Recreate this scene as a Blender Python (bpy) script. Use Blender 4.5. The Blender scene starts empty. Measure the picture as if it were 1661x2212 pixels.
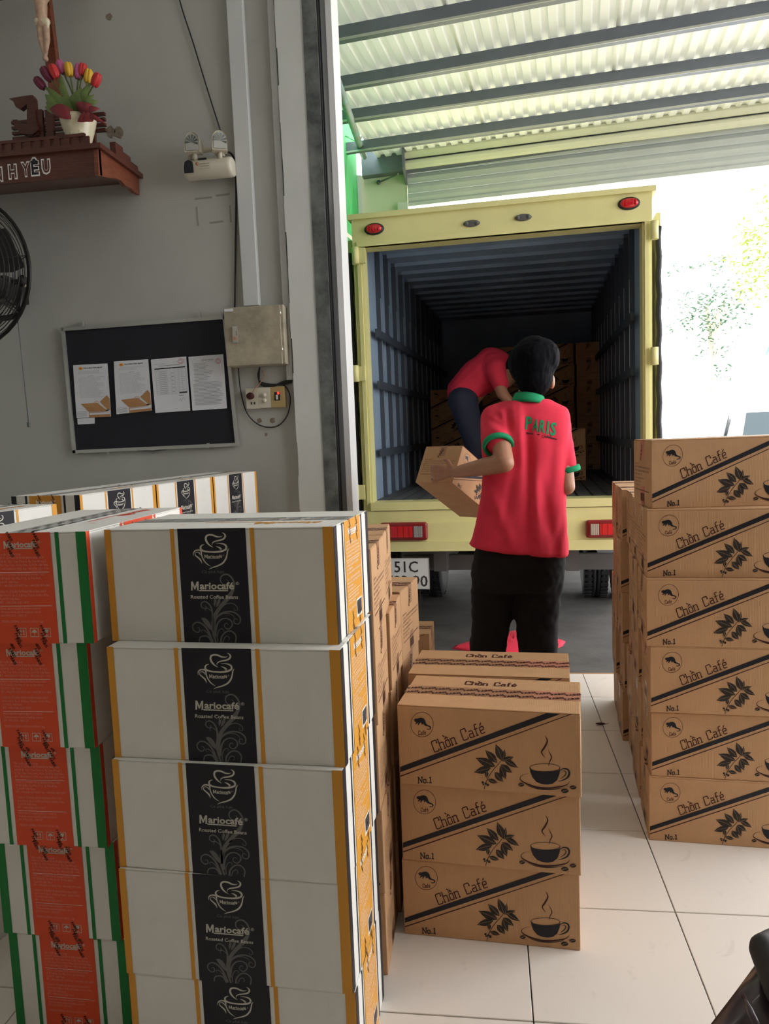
import bpy, bmesh, math, random
from mathutils import Vector, Matrix, noise
from mathutils.geometry import tessellate_polygon
from mathutils.bvhtree import BVHTree
random.seed(7)
PI = math.pi
D = math.radians
SC = bpy.context.scene
COL = SC.collection

# ------------------------------------------------------------------ camera
HC, FPX = 1.28, 1650.0
PITCH, YAW, ROLL = D(-5.85543), D(-7.90752), D(-2.26930)
Fv = Vector((math.sin(YAW)*math.cos(PITCH), math.cos(YAW)*math.cos(PITCH), math.sin(PITCH)))
r0 = Vector((math.cos(YAW), -math.sin(YAW), 0)); u0 = r0.cross(Fv)
Rv = r0*math.cos(ROLL)+u0*math.sin(ROLL); Uv = Rv.cross(Fv)
cam = bpy.data.objects.new('camera', bpy.data.cameras.new('camera')); COL.objects.link(cam)
mw = Matrix.Identity(4)
for i, v in enumerate((Rv, Uv, -Fv)):
    for j in range(3): mw[j][i] = v[j]
mw[2][3] = HC
cam.matrix_world = mw
cam.data.sensor_fit = 'HORIZONTAL'; cam.data.sensor_width = 36.0
cam.data.lens = 36.0*FPX/1661.0
cam.data.clip_start = 0.02; cam.data.clip_end = 300
SC.camera = cam
# ------------------------------------------------------------------ world, sun, exposure
W = bpy.data.worlds.new('sky'); SC.world = W; W.use_nodes = True
bg = W.node_tree.nodes['Background']
bg.inputs[0].default_value = (0.98, 0.98, 1.0, 1); bg.inputs[1].default_value = 11.0
sun = bpy.data.objects.new('sun', bpy.data.lights.new('sun', 'SUN')); COL.objects.link(sun)
sun.data.energy = 9.0; sun.data.angle = D(1.0); sun.data.color = (1, .96, .88)
sun.rotation_euler = (D(-24), D(9), 0)
SC.view_settings.view_transform = 'Standard'; SC.view_settings.look = 'None'
SC.view_settings.gamma = 1; SC.view_settings.use_curve_mapping = False
SC.view_settings.exposure = -0.90
TUBE_POWER = 2.5
TUBES = [((0.75, 0.9), 0.0), ((-1.0, 0.2), 0.0)]   # ceiling lamps, built further down

def at(x, y, Y=None, X=None, Z=None, n=None, p=None):
    """world point on a plane seen at photo pixel (x, y)"""
    d = Rv*((x-830.5)/FPX)-Uv*((y-1106.0)/FPX)+Fv
    o = Vector((0, 0, HC))
    if Y is not None: t = Y/d.y
    elif X is not None: t = X/d.x
    elif Z is not None: t = (Z-HC)/d.z
    else: t = (p-o).dot(n)/d.dot(n)
    return o+d*t

# ------------------------------------------------------------------ materials
MATS = {}
def M(name, col, rough=.6, metal=0, var=.0, vscale=6, bump=0, bscale=60, col2=None, emit=0, trans=0, alpha=1, spec=.5, wave=None, coat=0, stretch=None):
    if name in MATS: return MATS[name]
    m = bpy.data.materials.new(name); m.use_nodes = True; MATS[name] = m
    nt = m.node_tree; b = nt.nodes['Principled BSDF']; N = nt.nodes; L = nt.links
    c = (*col, 1)
    b.inputs['Base Color'].default_value = c
    b.inputs['Roughness'].default_value = rough; b.inputs['Metallic'].default_value = metal
    b.inputs['Specular IOR Level'].default_value = spec
    b.inputs['Coat Weight'].default_value = coat
    if alpha < 1: b.inputs['Alpha'].default_value = alpha
    if trans: b.inputs['Transmission Weight'].default_value = trans
    tc = N.new('ShaderNodeTexCoord'); mp = N.new('ShaderNodeMapping'); L.new(tc.outputs['Object'], mp.inputs[0])
    if stretch: mp.inputs['Scale'].default_value = stretch
    if var or col2:
        no = N.new('ShaderNodeTexNoise'); no.inputs['Scale'].default_value = vscale; no.inputs['Detail'].default_value = 6
        no.inputs['Roughness'].default_value = .65
        L.new(mp.outputs[0], no.inputs['Vector'])
        cr = N.new('ShaderNodeValToRGB'); cr.color_ramp.elements[0].position = .35; cr.color_ramp.elements[1].position = .68
        c2 = col2 or tuple(x*(1-var) for x in col)
        cr.color_ramp.elements[0].color = (*c2, 1); cr.color_ramp.elements[1].color = c
        L.new(no.outputs['Fac'], cr.inputs[0]); L.new(cr.outputs[0], b.inputs['Base Color'])
    if emit:
        b.inputs['Emission Color'].default_value = c; b.inputs['Emission Strength'].default_value = emit
    if bump or wave:
        bn = N.new('ShaderNodeBump'); bn.inputs['Strength'].default_value = bump or .3; bn.inputs['Distance'].default_value = .002
        if wave:
            wv = N.new('ShaderNodeTexWave'); wv.inputs['Scale'].default_value = wave; wv.bands_direction = 'X'
            wv.inputs['Distortion'].default_value = .6
            L.new(mp.outputs[0], wv.inputs['Vector']); L.new(wv.outputs['Fac'], bn.inputs['Height'])
        else:
            n2 = N.new('ShaderNodeTexNoise'); n2.inputs['Scale'].default_value = bscale; n2.inputs['Detail'].default_value = 4
            L.new(mp.outputs[0], n2.inputs['Vector']); L.new(n2.outputs['Fac'], bn.inputs['Height'])
        L.new(bn.outputs[0], b.inputs['Normal'])
    return m
m_kraft = M('kraft board', (.58, .345, .18), .8, var=.10, vscale=9, bump=.10, wave=75, spec=.25)
m_kraftd = M('kraft inner board', (.36, .21, .11), .85, var=.1, spec=.2)
m_white = M('white coated board', (.80, .79, .74), .55, var=.04, vscale=14, bump=.05, wave=75, spec=.35)
m_ink = M('black ink', (.012, .012, .018), .5, spec=.3)
m_brown = M('dark brown ink', (.055, .016, .014), .6, spec=.2)
m_leaf = M('leaf ink', (.05, .042, .036), .6, var=.5, vscale=90, spec=.2)
m_orange = M('orange ink', (.72, .33, .035), .5, var=.05, spec=.35)
m_red = M('red ink', (.80, .085, .025), .5, var=.05, spec=.35)
m_green = M('green ink', (.01, .20, .04), .5, spec=.3)
m_silver = M('silver ink', (.58, .56, .48), .5, spec=.3)
m_gray = M('grey ink', (.14, .135, .13), .5, spec=.3)
m_whiteink = M('white ink', (.85, .84, .80), .5, spec=.3)
m_paleink = M('pale ink', (.85, .33, .26), .5, spec=.3)
m_tape = M('brown packing tape', (.42, .235, .13), .28, var=.12, vscale=25, spec=.5)
m_cleartape = M('clear packing tape', (.62, .62, .60), .25, var=.25, vscale=30, spec=.5)
m_redtape = M('red tinted tape', (.50, .245, .15), .3, var=.12, vscale=25)
m_wall = M('grey wall paint', (.46, .465, .43), .75, var=.08, vscale=2.2, bump=.12, bscale=240, spec=.25)
m_wallw = M('white wall paint', (.84, .85, .84), .8, var=.05, vscale=3)
m_steel = M('stained green steel', (.20, .22, .21), .55, metal=.2, col2=(.07, .08, .08), vscale=9, bump=.1, bscale=30)
m_pvc = M('white plastic trunking', (.60, .62, .61), .45, var=.05)
m_dark = M('black rubber', (.015, .015, .017), .6)
m_blackmetal = M('black lacquered metal', (.02, .017, .016), .4, metal=.2)
m_wood = M('dark red wood', (.13, .035, .02), .38, col2=(.07, .018, .012), vscale=14, bump=.1, stretch=(1, 1, 9))
m_woodl = M('red wood', (.24, .07, .03), .38, col2=(.13, .035, .018), vscale=14, stretch=(1, 1, 6))
m_ivory = M('ivory glaze', (.80, .72, .50), .25, var=.1)
m_figure = M('painted figure skin', (.62, .42, .29), .4, var=.35, vscale=30)
m_skin = M('skin', (.46, .22, .13), .5, var=.12, vscale=30)
m_hair = M('black hair', (.004, .004, .006), .7, bump=.5, bscale=160, stretch=(6, 6, 1), spec=.06)
m_shirt = M('red cotton', (.80, .045, .085), .85, var=.08, vscale=20, bump=.2, bscale=400, spec=.2)
m_shirtg = M('green knit', (.02, .30, .13), .85, spec=.2)
m_trouser = M('black trouser cloth', (.012, .010, .010), .85, spec=.2)
m_jeans = M('dark denim', (.02, .025, .05), .85)
m_tile = M('cream floor tile', (.80, .745, .675), .2, col2=(.68, .63, .57), vscale=4.5, spec=.35)
for n_ in m_tile.node_tree.nodes:
    if n_.type == 'VALTORGB': n_.color_ramp.elements[0].position = .30; n_.color_ramp.elements[1].position = .40
    if n_.type == 'TEX_NOISE': n_.inputs['Distortion'].default_value = 1.6
m_grout = M('dark grout', (.10, .09, .08), .8)
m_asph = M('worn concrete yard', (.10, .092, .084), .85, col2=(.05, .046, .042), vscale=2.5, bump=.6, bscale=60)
m_truck = M('cream yellow truck paint', (.76, .72, .33), .42, var=.06, vscale=5, bump=.05, bscale=40)
m_truckin = M('flare blue cargo lining', (.34, .46, .60), .5, metal=.2, var=.15, vscale=3)  # blue veil of the lens flare is put into the lining colour
m_ribd = M('dark flare blue rib', (.05, .065, .085), .5)  # darker mix of the lining's flare tint
m_rib = M('galvanised rib', (.50, .54, .58), .35, metal=.6)
m_lens = M('red lamp lens', (.60, .012, .02), .15, spec=.6)
m_lensd = M('dark red lamp rim', (.22, .01, .012), .3)
m_amber = M('amber lens', (.62, .12, .02), .15)
m_clear = M('clear lens', (.55, .55, .55), .1, metal=.5)
m_chrome = M('chrome', (.75, .74, .70), .12, metal=1)
m_iron = M('grey undercarriage iron', (.12, .12, .12), .6, metal=.3)
m_mud = M('grey mud flap', (.16, .16, .16), .7)
m_yellowwall = M('pale yellow wall', (.66, .64, .47), .75, var=.05, vscale=2)
m_greenwall = M('green wall paint', (.035, .36, .09), .75, var=.12, vscale=5)
m_palewall = M('pale green wall', (.52, .56, .48), .75, var=.05)
m_purlin = M('grey steel purlin', (.17, .19, .23), .5, metal=.4, var=.15)
m_shut = M('shutter grey green', (.52, .55, .53), .45, var=.08)
m_shutc = M('shutter cream', (.70, .70, .55), .45, var=.08)
m_teal = M('teal pipe paint', (.20, .42, .42), .5, col2=(.30, .28, .24), vscale=18)
m_cream = M('beige plastic', (.62, .58, .47), .4, var=.06)
m_boxm = M('beige enamel', (.47, .42, .31), .45, col2=(.26, .23, .17), vscale=7)
m_board = M('black board cloth', (.012, .014, .022), .8, var=.3)
m_alu = M('aluminium', (.48, .49, .46), .4, metal=.6)
m_paper = M('white paper', (.74, .76, .80), .8, var=.04)
m_paperg = M('grey print', (.30, .31, .34), .8)
m_paperb = M('brown print', (.46, .24, .10), .7)
m_stamp = M('red stamp ink', (.60, .26, .26), .8)
m_gold = M('gold print', (.72, .42, .06), .6)
m_redled = M('red led', (1, .03, .02), .3, emit=4)
m_leafg = M('artificial leaf green', (.16, .24, .06), .5, var=.4, vscale=12)
m_ribbon = M('wine red ribbon', (.25, .02, .03), .35, var=.3)
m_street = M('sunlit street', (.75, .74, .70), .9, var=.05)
m_bike = M('plum plastic', (.055, .035, .042), .22, spec=.5, coat=.3)
m_white2 = M('white car paint', (.85, .87, .88), .25)
m_glass = M('tinted window glass', (.06, .08, .09), .3, spec=.1)
m_bark = M('pale bark', (.40, .34, .26), .9)
m_num = M('plate black', (.03, .03, .03), .5)
m_plate = M('plate white', (.70, .72, .70), .4, var=.05)
m_tissue = M('adhesive residue', (.27, .27, .235), .7)
m_lamp = M('lamp diffuser', (1, .98, .94), .4, emit=2.0)
# translucent corrugated roof sheet
m_sheet = bpy.data.materials.new('white fibreglass sheet'); m_sheet.use_nodes = True
nt = m_sheet.node_tree; b = nt.nodes['Principled BSDF']; b.inputs['Base Color'].default_value = (.74, .74, .70, 1); b.inputs['Roughness'].default_value = .5
tr = nt.nodes.new('ShaderNodeBsdfTranslucent'); tr.inputs[0].default_value = (.80, .82, .72, 1)
mx = nt.nodes.new('ShaderNodeMixShader'); mx.inputs[0].default_value = .05
nt.links.new(b.outputs[0], mx.inputs[1]); nt.links.new(tr.outputs[0], mx.inputs[2])
nt.links.new(mx.outputs[0], nt.nodes['Material Output'].inputs[0])
# leaves: translucent too
def leafmat(name, c):
    m = bpy.data.materials.new(name); m.use_nodes = True
    nt = m.node_tree; b = nt.nodes['Principled BSDF']; b.inputs['Base Color'].default_value = (*c, 1)
    tr = nt.nodes.new('ShaderNodeBsdfTranslucent'); tr.inputs[0].default_value = (*c, 1)
    mx = nt.nodes.new('ShaderNodeMixShader'); mx.inputs[0].default_value = .5
    nt.links.new(b.outputs[0], mx.inputs[1]); nt.links.new(tr.outputs[0], mx.inputs[2])
    nt.links.new(mx.outputs[0], nt.nodes['Material Output'].inputs[0]); return m
m_ty = leafmat('yellow green leaves', (.15, .19, .012)); m_tg = leafmat('green leaves', (.03, .085, .035))

# ------------------------------------------------------------------ mesh helpers
class MB:
    def __init__(s): s.v = []; s.f = []; s.m = []; s.smooth = set()
    def add(s, vs, fs, mi=0, smooth=False):
        o = len(s.v); s.v += [tuple(v) for v in vs]
        for f in fs:
            if smooth: s.smooth.add(len(s.f))
            s.f.append(tuple(i+o for i in f)); s.m.append(mi)
        return s
    def box(s, a, b, mi=0, mat=None):
        x0, y0, z0 = a; x1, y1, z1 = b
        vs = [Vector(p) for p in ((x0,y0,z0),(x1,y0,z0),(x1,y1,z0),(x0,y1,z0),(x0,y0,z1),(x1,y0,z1),(x1,y1,z1),(x0,y1,z1))]
        if mat: vs = [mat @ v for v in vs]
        return s.add(vs, [(0,3,2,1),(4,5,6,7),(0,1,5,4),(1,2,6,5),(2,3,7,6),(3,0,4,7)], mi)
    def tube(s, pts, r, n=8, mi=0, cap=True):
        pts = [Vector(p) for p in pts]; rs = r if isinstance(r, (list, tuple)) else [r]*len(pts)
        vs = []; up = None
        for i, p in enumerate(pts):
            t = (pts[min(i+1, len(pts)-1)]-pts[max(i-1, 0)]).normalized()
            if up is None: up = t.orthogonal().normalized()
            up = (up-t*up.dot(t)); up = up.normalized() if up.length > 1e-6 else t.orthogonal().normalized()
            w = t.cross(up)
            for k in range(n):
                a = 2*PI*k/n; vs.append(p+(up*math.cos(a)+w*math.sin(a))*rs[i])
        fs = []
        for i in range(len(pts)-1):
            for k in range(n):
                a = i*n+k; b_ = i*n+(k+1) % n; fs.append((a, b_, b_+n, a+n))
        s.add(vs, fs, mi, True)
        if cap:
            o = len(s.v)-len(vs)
            s.f.append(tuple(o+k for k in reversed(range(n)))); s.m.append(mi)
            s.f.append(tuple(o+(len(pts)-1)*n+k for k in range(n))); s.m.append(mi)
        return s
    def lathe(s, prof, n=24, mat=None, mi=0, sy=1.0):
        vs = [Vector((r*math.cos(2*PI*k/n), sy*r*math.sin(2*PI*k/n), z)) for r, z in prof for k in range(n)]
        if mat: vs = [mat @ v for v in vs]
        fs = [(i*n+k, i*n+(k+1) % n, (i+1)*n+(k+1) % n, (i+1)*n+k) for i in range(len(prof)-1) for k in range(n)]
        fs.append(tuple(reversed(range(n)))); fs.append(tuple((len(prof)-1)*n+k for k in range(n)))
        return s.add(vs, fs, mi, True)
    def ell(s, c, r, rot=None, n=16, m=10, mi=0):
        prof = [(max(math.sin(PI*i/m), .001), -math.cos(PI*i/m)) for i in range(m+1)]
        R_ = (rot.to_4x4() if rot else Matrix.Identity(4))
        mt = Matrix.Translation(Vector(c)) @ R_ @ Matrix.Diagonal((*r, 1))
        return s.lathe(prof, n, mt, mi)
    def cap(s, a, ra, b, rb, n=14, mi=0):
        a = Vector(a); b = Vector(b); d = b-a; L = d.length
        q = d.to_track_quat('Z', 'Y').to_matrix().to_4x4()
        prof = [(max(ra*math.cos(PI/2*(1-i/4)), .0005), -ra*math.sin(PI/2*(1-i/4))) for i in range(5)]
        prof += [(max(rb*math.cos(PI/2*i/4), .0005), L+rb*math.sin(PI/2*i/4)) for i in range(5)]
        return s.lathe(prof, n, Matrix.Translation(a) @ q, mi)
    def loft(s, rings, mi=0, smooth=True):
        n = len(rings[0]); vs = [p for r in rings for p in r]
        fs = [(i*n+k, i*n+(k+1) % n, (i+1)*n+(k+1) % n, (i+1)*n+k) for i in range(len(rings)-1) for k in range(n)]
        fs.append(tuple(reversed(range(n)))); fs.append(tuple((len(rings)-1)*n+k for k in range(n)))
        return s.add(vs, fs, mi, smooth)
    def prism(s, poly, vec, mi=0):
        """poly: 3D points, extruded by vec"""
        poly = [Vector(p) for p in poly]; vec = Vector(vec); n = len(poly)
        tris = tessellate_polygon([poly])
        vs = poly+[p+vec for p in poly]
        fs = [tuple(t) for t in tris]+[tuple(i+n for i in reversed(t)) for t in tris]
        fs += [(i, (i+1) % n, (i+1) % n+n, i+n) for i in range(n)]
        return s.add(vs, fs, mi)
    def mesh(s, name, mats, fix=True):
        me = bpy.data.meshes.new(name); me.from_pydata(s.v, [], s.f)
        for m in (mats if isinstance(mats, (list, tuple)) else [mats]): me.materials.append(m)
        for i, p in enumerate(me.polygons):
            p.material_index = s.m[i]; p.use_smooth = i in s.smooth
        if fix:
            bm = bmesh.new(); bm.from_mesh(me); bmesh.ops.recalc_face_normals(bm, faces=bm.faces); bm.to_mesh(me); bm.free()
        me.validate(); return me

def obj(name, mb, mats=None, parent=None, loc=None, rz=0, **props):
    me = mb.mesh(name, mats) if isinstance(mb, MB) else mb
    o = bpy.data.objects.new(name, me); COL.objects.link(o)
    if parent: o.parent = parent
    if loc is not None: o.location = loc
    if rz: o.rotation_euler.z = rz
    for k, v in props.items(): o[k] = v
    return o
def empty(name, loc, label, cat, group=None, rz=0):
    o = bpy.data.objects.new(name, None); COL.objects.link(o); o.location = loc; o.rotation_euler.z = rz
    o.empty_display_size = .05
    o['label'] = label; o['category'] = cat
    if group: o['group'] = group
    return o
def bevelled(a, b, w, mats, name='m', seg=2):
    mb = MB().box(a, b); me = mb.mesh(name, mats)
    bm = bmesh.new(); bm.from_mesh(me)
    bmesh.ops.bevel(bm, geom=bm.edges[:], offset=w, segments=seg, affect='EDGES', profile=.5)
    for f in bm.faces: f.smooth = False
    bm.to_mesh(me); bm.free(); return me
def copy_tree(o, parent=None):
    c = o.copy(); COL.objects.link(c); c.parent = parent
    for ch in o.children: copy_tree(ch, c)
    return c
def local(mb, loc, rz=0):
    """shift world-built verts into the local frame of a thing at loc"""
    l = Vector(loc); R_ = Matrix.Rotation(-rz, 3, 'Z')
    mb.v = [tuple(R_ @ (Vector(v)-l)) for v in mb.v]; return mb
def bake(mb, mats, voxel, smooth=3, name='m'):
    me = mb.mesh(name, mats); o = bpy.data.objects.new(name, me); COL.objects.link(o)
    r = o.modifiers.new('r', 'REMESH'); r.mode = 'VOXEL'; r.voxel_size = voxel; r.use_smooth_shade = True
    s = o.modifiers.new('s', 'SMOOTH'); s.iterations = smooth; s.factor = .5
    dg = bpy.context.evaluated_depsgraph_get(); dg.update()
    me2 = bpy.data.meshes.new_from_object(o.evaluated_get(dg))
    me2.materials.clear()
    for m in (mats if isinstance(mats, (list, tuple)) else [mats]): me2.materials.append(m)
    for p in me2.polygons: p.material_index = 0; p.use_smooth = True
    bpy.data.objects.remove(o); bpy.data.meshes.remove(me); return me2

# ------------------------------------------------------------------ flat print
_TC = {}
def text2d(body, bold=0.0, res=2):
    k = (body, bold, res)
    if k in _TC: return _TC[k]
    c = bpy.data.curves.new('t', 'FONT'); c.body = body; c.size = 1; c.offset = bold; c.resolution_u = res; c.fill_mode = 'FRONT'
    o = bpy.data.objects.new('t', c); me = bpy.data.meshes.new_from_object(o)
    vs = [(v.co.x, v.co.y) for v in me.vertices]; fs = [tuple(p.vertices) for p in me.polygons]
    bpy.data.objects.remove(o); bpy.data.curves.remove(c); bpy.data.meshes.remove(me)
    _TC[k] = (vs, fs); return _TC[k]
def catmull(pts, k=4):
    if len(pts) < 3: return pts
    P = [pts[0]]+list(pts)+[pts[-1]]; out = []
    for i in range(1, len(P)-2):
        p0, p1, p2, p3 = P[i-1], P[i], P[i+1], P[i+2]
        for j in range(k):
            t = j/k
            out.append(tuple(.5*((2*b_)+(-a+c)*t+(2*a-5*b_+4*c-d)*t*t+(-a+3*b_-3*c+d)*t**3) for a, b_, c, d in zip(p0, p1, p2, p3)))
    out.append(tuple(pts[-1])); return out
class Print:
    """flat ink shapes; mapf(u, v, h) -> 3D, u/v in metres on the face, h = height off it"""
    def __init__(s, mapf, warp=None): s.mb = MB(); s.map = mapf; s.warp = warp; s.mats = []; s.h = .0006
    def _mi(s, m):
        if m not in s.mats: s.mats.append(m)
        return s.mats.index(m)
    def raw(s, vs, fs, m, lay=0):
        if s.warp: vs = [s.warp(*v) for v in vs]
        s.mb.add([s.map(v[0], v[1], s.h+.00025*lay) for v in vs], fs, s._mi(m))
    def poly(s, pts, m, lay=0):
        t = tessellate_polygon([[Vector((p[0], p[1], 0)) for p in pts]]); s.raw(pts, [tuple(x) for x in t], m, lay)
    def rect(s, u0, v0, u1, v1, m, lay=0): s.poly([(u0, v0), (u1, v0), (u1, v1), (u0, v1)], m, lay)
    def stroke(s, pts, w, m, lay=1, smooth=True, k=4):
        if not isinstance(w, (list, tuple)): w = [w]*len(pts)
        q = [(p[0], p[1], ww) for p, ww in zip(pts, w)]
        if smooth: q = catmull(q, k)
        vs = []
        n = len(q)
        for i, (x, y, ww) in enumerate(q):
            a = q[max(i-1, 0)]; b_ = q[min(i+1, n-1)]
            dx, dy = b_[0]-a[0], b_[1]-a[1]; L = math.hypot(dx, dy) or 1
            f = 1.0
            if not smooth and 0 < i < n-1:
                d1 = Vector((x-a[0], y-a[1])).normalized(); d2 = Vector((b_[0]-x, b_[1]-y)).normalized()
                tt = (d1+d2)
                if tt.length > 1e-3: tt.normalize(); dx, dy, L = tt.x, tt.y, 1; f = 1/max(.45, abs(d1.dot(tt)))
            nx, ny = -dy/L*ww/2*f, dx/L*ww/2*f
            vs += [(x+nx, y+ny), (x-nx, y-ny)]
        s.raw(vs, [(2*i, 2*i+1, 2*i+3, 2*i+2) for i in range(n-1)], m, lay)
    def circ(s, x, y, r, m, lay=1, ry=None, n=16, ring=0):
        ry = ry or r
        pts = [(x+r*math.cos(2*PI*i/n), y+ry*math.sin(2*PI*i/n)) for i in range(n)]
        if ring:
            pts2 = [(x+(r-ring)*math.cos(2*PI*i/n), y+(ry-ring)*math.sin(2*PI*i/n)) for i in range(n)]
            s.raw(pts+pts2, [(i, (i+1) % n, n+(i+1) % n, n+i) for i in range(n)], m, lay)
        else: s.poly(pts, m, lay)
    def text(s, body, x, y, size, m, lay=2, bold=0, sx=1, rot=0, align='l', flip=False, width=None, res=2, shear=0):
        vs, fs = text2d(body, bold, res)
        if not vs: return
        w0 = min(v[0] for v in vs); w1 = max(v[0] for v in vs)
        if width: sx = width/((w1-w0)*abs(size))
        off = {'l': w0, 'c': (w0+w1)/2, 'r': w1}[align]
        c, s_ = math.cos(rot), math.sin(rot); ky = -1 if flip else 1   # flip: y axis of the warp space points down
        out = []
        for a, b_ in vs:
            X = (a-off+shear*b_)*size*sx; Y = b_*size*ky
            out.append((x+X*c-Y*s_*1, y+X*s_+Y*c))
        s.raw(out, fs, m, lay)
    def glyphs(s, body, x, y, hgt, m, lay=2, sw=.1, sx=1.0, gap=.2, rot=0, ky=1, width=None):
        tot = sum(GW[ch]*sx+gap*sx for ch in body)-gap*sx
        if width: f = width/(tot*hgt); sx *= f; gap_ = gap
        cx = 0; c, s_ = math.cos(rot), math.sin(rot)
        for ch in body:
            for st in GL.get(ch, []):
                pts = []
                for a, b_ in st:
                    X = (cx+a*sx)*hgt; Y = b_*hgt*ky
                    pts.append((x+X*c-Y*s_, y+X*s_+Y*c))
                s.stroke(pts, sw*hgt, m, lay, smooth=False)
            cx += (GW[ch]+gap)*sx
    def out(s, name, parent, **kw):
        me = s.mb.mesh(name, s.mats, fix=False); return obj(name, me, parent=parent, **kw)
def sq(pts, c=.07):  # cut corners
    out = [pts[0]]
    for a, b_, d in zip(pts, pts[1:], pts[2:]):
        A = Vector(a); B = Vector(b_); Dd = Vector(d)
        l1 = min(c, (B-A).length/2); l2 = min(c, (Dd-B).length/2)
        out += [tuple(B+(A-B).normalized()*l1), tuple(B+(Dd-B).normalized()*l2)]
    return out+[pts[-1]]
GL = {'C': [sq([(.5,.72),(.5,1),(0,1),(0,0),(.5,0),(.5,.2)]), [(.42,.72),(.58,.72)]],
 'h': [[(0,1),(0,0)], [(-.1,1),(0,1)], sq([(0,.6),(.4,.6),(.4,0)]), [(-.1,0),(.12,0)], [(.28,0),(.52,0)]],
 'o': [sq([(.19,.6),(0,.6),(0,0),(.38,0),(.38,.6),(.19,.6)])],
 'ồ': [sq([(.19,.6),(0,.6),(0,0),(.38,0),(.38,.6),(.19,.6)]), [(.03,.74),(.19,.92),(.35,.74)], [(-.06,1.16),(.08,.98)]],
 'n': [[(0,.6),(0,0)], [(-.1,.6),(0,.6)], sq([(0,.6),(.38,.6),(.38,0)]), [(-.1,0),(.12,0)], [(.26,0),(.5,0)]],
 'a': [sq([(.02,.6),(.38,.6),(.38,0)]), [(.38,0),(.5,0)], sq([(.38,.34),(0,.34),(0,0),(.38,0)])],
 'f': [sq([(.36,1),(.1,1),(.1,0)]), [(-.06,.6),(.32,.6)], [(-.04,0),(.24,0)]],
 'é': [sq([(0,.3),(.38,.3),(.38,.6),(0,.6),(0,0),(.4,0)]), [(.12,.74),(.3,.96)]],
 'N': [[(0,0),(0,1)], [(0,1),(.55,0)], [(.55,0),(.55,1)], [(-.12,0),(.14,0)], [(-.12,1),(.06,1)], [(.42,1),(.68,1)]],
 '.': [[(.02,-.03),(.02,.14)], [(.1,-.03),(.1,.14)]], '1': [[(.2,0),(.2,1)], [(.02,.82),(.2,1)], [(0,0),(.4,0)]], ' ': []}
GW = {'C': .5, 'h': .42, 'o': .38, 'ồ': .38, 'n': .4, 'a': .42, 'f': .3, 'é': .38, 'N': .6, '.': .1, '1': .36, ' ': .35}

WL, WW, WH = .4658, .276, .2228
KL, KW, KH = .4388, .2288, .2049
def faces(L, Wd, H):
    return dict(front=lambda u, v, h: (u, -h, v), right=lambda u, v, h: (L+h, u, v),
                left=lambda u, v, h: (-h, Wd-u, v), top=lambda u, v, h: (u, v, H+h), back=lambda u, v, h: (L-u, Wd+h, v))
def logo(P, cx, cy, size, m, lay=2, flip=False, bold=.028, reg=True, rot=0):
    """the coffee wordmark; size = cap height"""
    k = -1 if flip else 1
    c, s_ = math.cos(rot), math.sin(rot)
    def tp(x, y): return (cx+x*c-y*s_*1, cy+x*s_+y*c)
    S = size/.7
    mh, mw_ = 1.22*size, 1.02*size
    P.poly([tp(-2.92*size+a*mw_, (-.2*size+b_*mh)*k) for a, b_ in ((0,0),(0,1),(.24,1),(.5,.42),(.76,1),(1,1),(1,0),(.79,0),(.79,.62),(.56,.12),(.44,.12),(.21,.62),(.21,0))], m, lay)
    p = tp(-1.75*size, 0); P.text('ariocafé', p[0], p[1], S*.92, m, lay, bold=bold, flip=flip, rot=rot, width=size*4.55)
    a = tp(-1.85*size, -.2*k*size); b_ = tp(2.0*size, -.2*k*size); P.stroke([a, b_], size*.16, m, lay, smooth=False)
    if reg:
        p = tp(3.0*size, .55*k*size); P.text('®', p[0], p[1], S*.42, m, lay, flip=flip, rot=rot)
ADDR = ["Sản xuất tại nhà máy:", "CÔNG TY CỔ PHẦN TẬP ĐOÀN ĐẠI HOÀNG THỦY", "247/5F Đ. Thới Tam Thôn 5, Ấp Tam Đông 2,", "X. Thới Tam Thôn, H.Hóc Môn, Tp.HCM, Việt Nam.",
 "ĐT: +84.(028)6251 9735  Fax: +84.(028) 6251 1910", None, "CÔNG TY CỔ PHẦN TẬP ĐOÀN ĐẠI HOÀNG THỦY", "95 Đ.Nhất Chi Mai, P.13, Q.Tân Bình,", "Tp.HCM, Việt Nam.",
 "ĐT : +84.(028) 6297 8672  Fax : +84.(028) 3813 6805", "", "CÔNG TY CỔ PHẦN TẬP ĐOÀN ĐẠI HOÀNG THỦY", "469/100/13 Ấp 5, X.Đông Thạnh, H.Hóc Môn,", "Tp.HCM, Việt Nam.", "ĐT : +84.(028) 6251 9317", None,
 "Email:caphehoangthuy@yahoo.com.vn", "Website:www.caphehoangthuy.com.vn", "ISO 9001:2015 - HACCP", "", "TRỌNG LƯỢNG: 10 KG (10 GÓI x 1 kg)"]
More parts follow.
